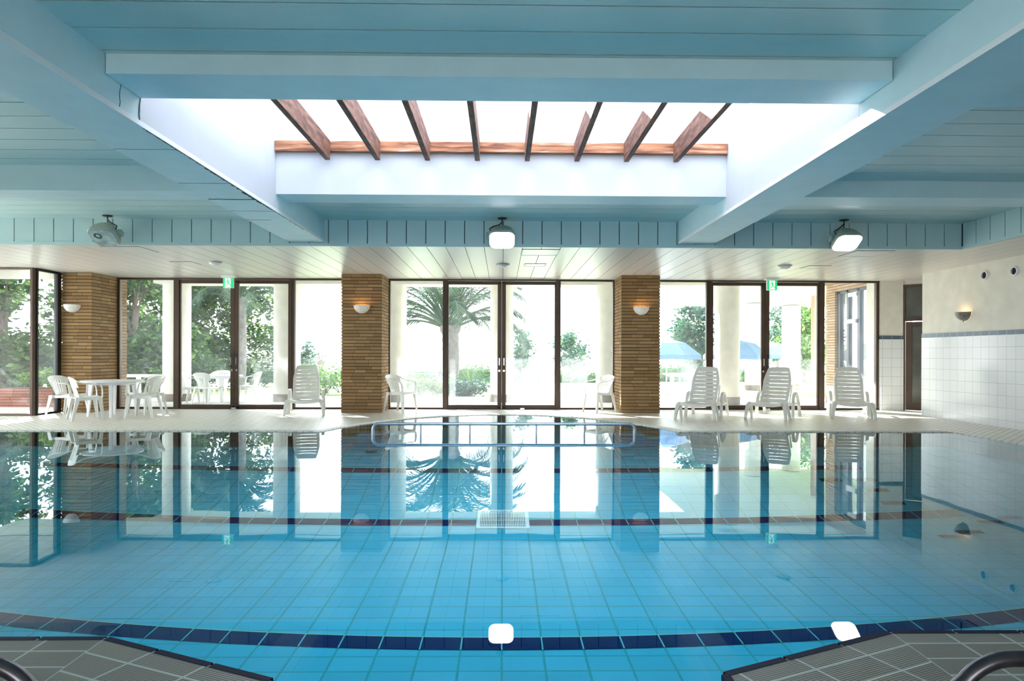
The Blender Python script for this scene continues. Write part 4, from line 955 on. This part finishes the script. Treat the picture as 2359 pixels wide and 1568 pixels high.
# bench
bn = thing('garden_bench', 'white slatted garden bench before the hedge left of the palm', 'bench', (XY(969,29.5), 29.5, gz))
f = MB(); [f.box(-.75,.75,-.22+.1*k,-.15+.1*k,.42,.44) for k in range(5)]; f.build('seat', M['plasticw'], bn)
f = MB(); [f.box(-.75,.75,.26+.02*k,.28+.02*k,.52+.09*k,.58+.09*k) for k in range(4)]; f.build('backrest', M['plasticw'], bn)
for sx in (-.7,.7):
    MB().strip([(sx,-.28,0),(sx,-.2,.2),(sx,-.24,.42)], .05, .03).build('leg', M['plasticw'], bn); MB().strip([(sx,.3,0),(sx,.22,.3),(sx,.34,.88)], .05, .03).build('leg', M['plasticw'], bn)
    MB().strip([(sx,-.24,.42),(sx,-.25,.62),(sx,-.1,.66),(sx,.28,.64)], .05, .025).build('armrest', M['plasticw'], bn)
# balustrade outside left
bl_ = thing('balustrade', 'low white balustrade outside the pane beside the brick corner pillar', 'railing', (-9.9, 18.9, gz))
box('top_rail', M['white'], -2.2,1.3,-.05,.05,.62,.70, bl_); 
for k in range(6): box('post', M['white'], -2.1+k*.66,-2.0+k*.66,-.04,.04,0,.62, bl_)
wr_ = thing('wooden_railing', 'pale railing with upright bars behind the downpipe', 'railing', (XY(1868,24.5), 24.5, gz))
box('top_rail', M['pipe'], -.6,.9,-.04,.04,.66,.72, wr_); box('bottom_rail', M['cream'], -.6,.9,-.03,.03,.08,.13, wr_)
for k in range(6): box('baluster', M['cream'], -.56+k*.26,-.49+k*.26,-.025,.025,0,.66, wr_)
# brick planter
pl = thing('brick_planter', 'red brown brick planter outside the narrow return pane', 'planter', (0,0,0))
brick_block('box', -11.6, -10.15, 15.9, 16.6, gz, .43, m=island('red_brick', [(.22,.08,.05),(.32,.12,.08),(.26,.10,.06)]), parent=pl, faces='-x+x-y', ch=.07)
shr = thing('planter_shrub', 'bright green plant growing in the brick planter', 'shrub', (-10.8, 16.25, .43)); leaves([(-.3,0,.22,.35,.22,.14),(.25,0,.24,.35,.22,.16)], 900, .05, M['leafl'], 'foliage', shr, 77, shell=.2)
MB().tube([(-.3,0,-.03),(-.28,0,.15)], .01, 5).tube([(.25,0,-.03),(.27,0,.2)], .01, 5).build('stems', M['bark'], shr)

# ---------------------------------------------------------------- light
W = bpy.data.worlds.new('sky'); bpy.context.scene.world = W; W.use_nodes = True; nt = W.node_tree; nt.nodes.clear()
out = nt.nodes.new('ShaderNodeOutputWorld'); bg = nt.nodes.new('ShaderNodeBackground'); tc = nt.nodes.new('ShaderNodeTexCoord'); sp = nt.nodes.new('ShaderNodeSeparateXYZ'); rp = nt.nodes.new('ShaderNodeValToRGB')
nt.links.new(tc.outputs['Generated'], sp.inputs[0]); nt.links.new(sp.outputs[2], rp.inputs[0])
rp.color_ramp.elements[0].position = 0; rp.color_ramp.elements[0].color = (.97,.985,1,1); rp.color_ramp.elements[1].position = .9; rp.color_ramp.elements[1].color = (.72,.84,1,1)
nt.links.new(rp.outputs[0], bg.inputs[0]); bg.inputs[1].default_value = 5.0; nt.links.new(bg.outputs[0], out.inputs[0])
sun = bpy.data.lights.new('sun', 'SUN'); sun.energy = 14; sun.angle = R(.6); sun.color = (1,.97,.92); so = bpy.data.objects.new('sun', sun); C.objects.link(so)
so.rotation_euler = Vector((.75,-1,-.56)).to_track_quat('-Z', 'Y').to_euler()

# ---------------------------------------------------------------- camera
cam = bpy.data.cameras.new('camera'); cam.sensor_width = 36; cam.lens = 24.0; cam.shift_y = 32/2359; cam.clip_start = .05; cam.clip_end = 500
co = bpy.data.objects.new('camera', cam); C.objects.link(co)
Mx = Matrix.Rotation(R(-.86), 4, 'Z') @ Matrix.Rotation(R(90), 4, 'X') @ Matrix.Rotation(R(.165), 4, 'Z'); Mx.translation = (0, 0, CAMZ); co.matrix_world = Mx
S = bpy.context.scene; S.camera = co
S.view_settings.view_transform = 'Standard'; S.view_settings.look = 'None'; S.view_settings.exposure = .84; S.view_settings.gamma = 1; S.view_settings.use_curve_mapping = False
S.cycles.max_bounces = 8; S.cycles.diffuse_bounces = 4; S.cycles.glossy_bounces = 4; S.cycles.transmission_bounces = 6; S.cycles.transparent_max_bounces = 16
S.cycles.sample_clamp_indirect = 6; S.cycles.use_denoising = True; S.cycles.use_adaptive_sampling = True; S.cycles.adaptive_threshold = .02
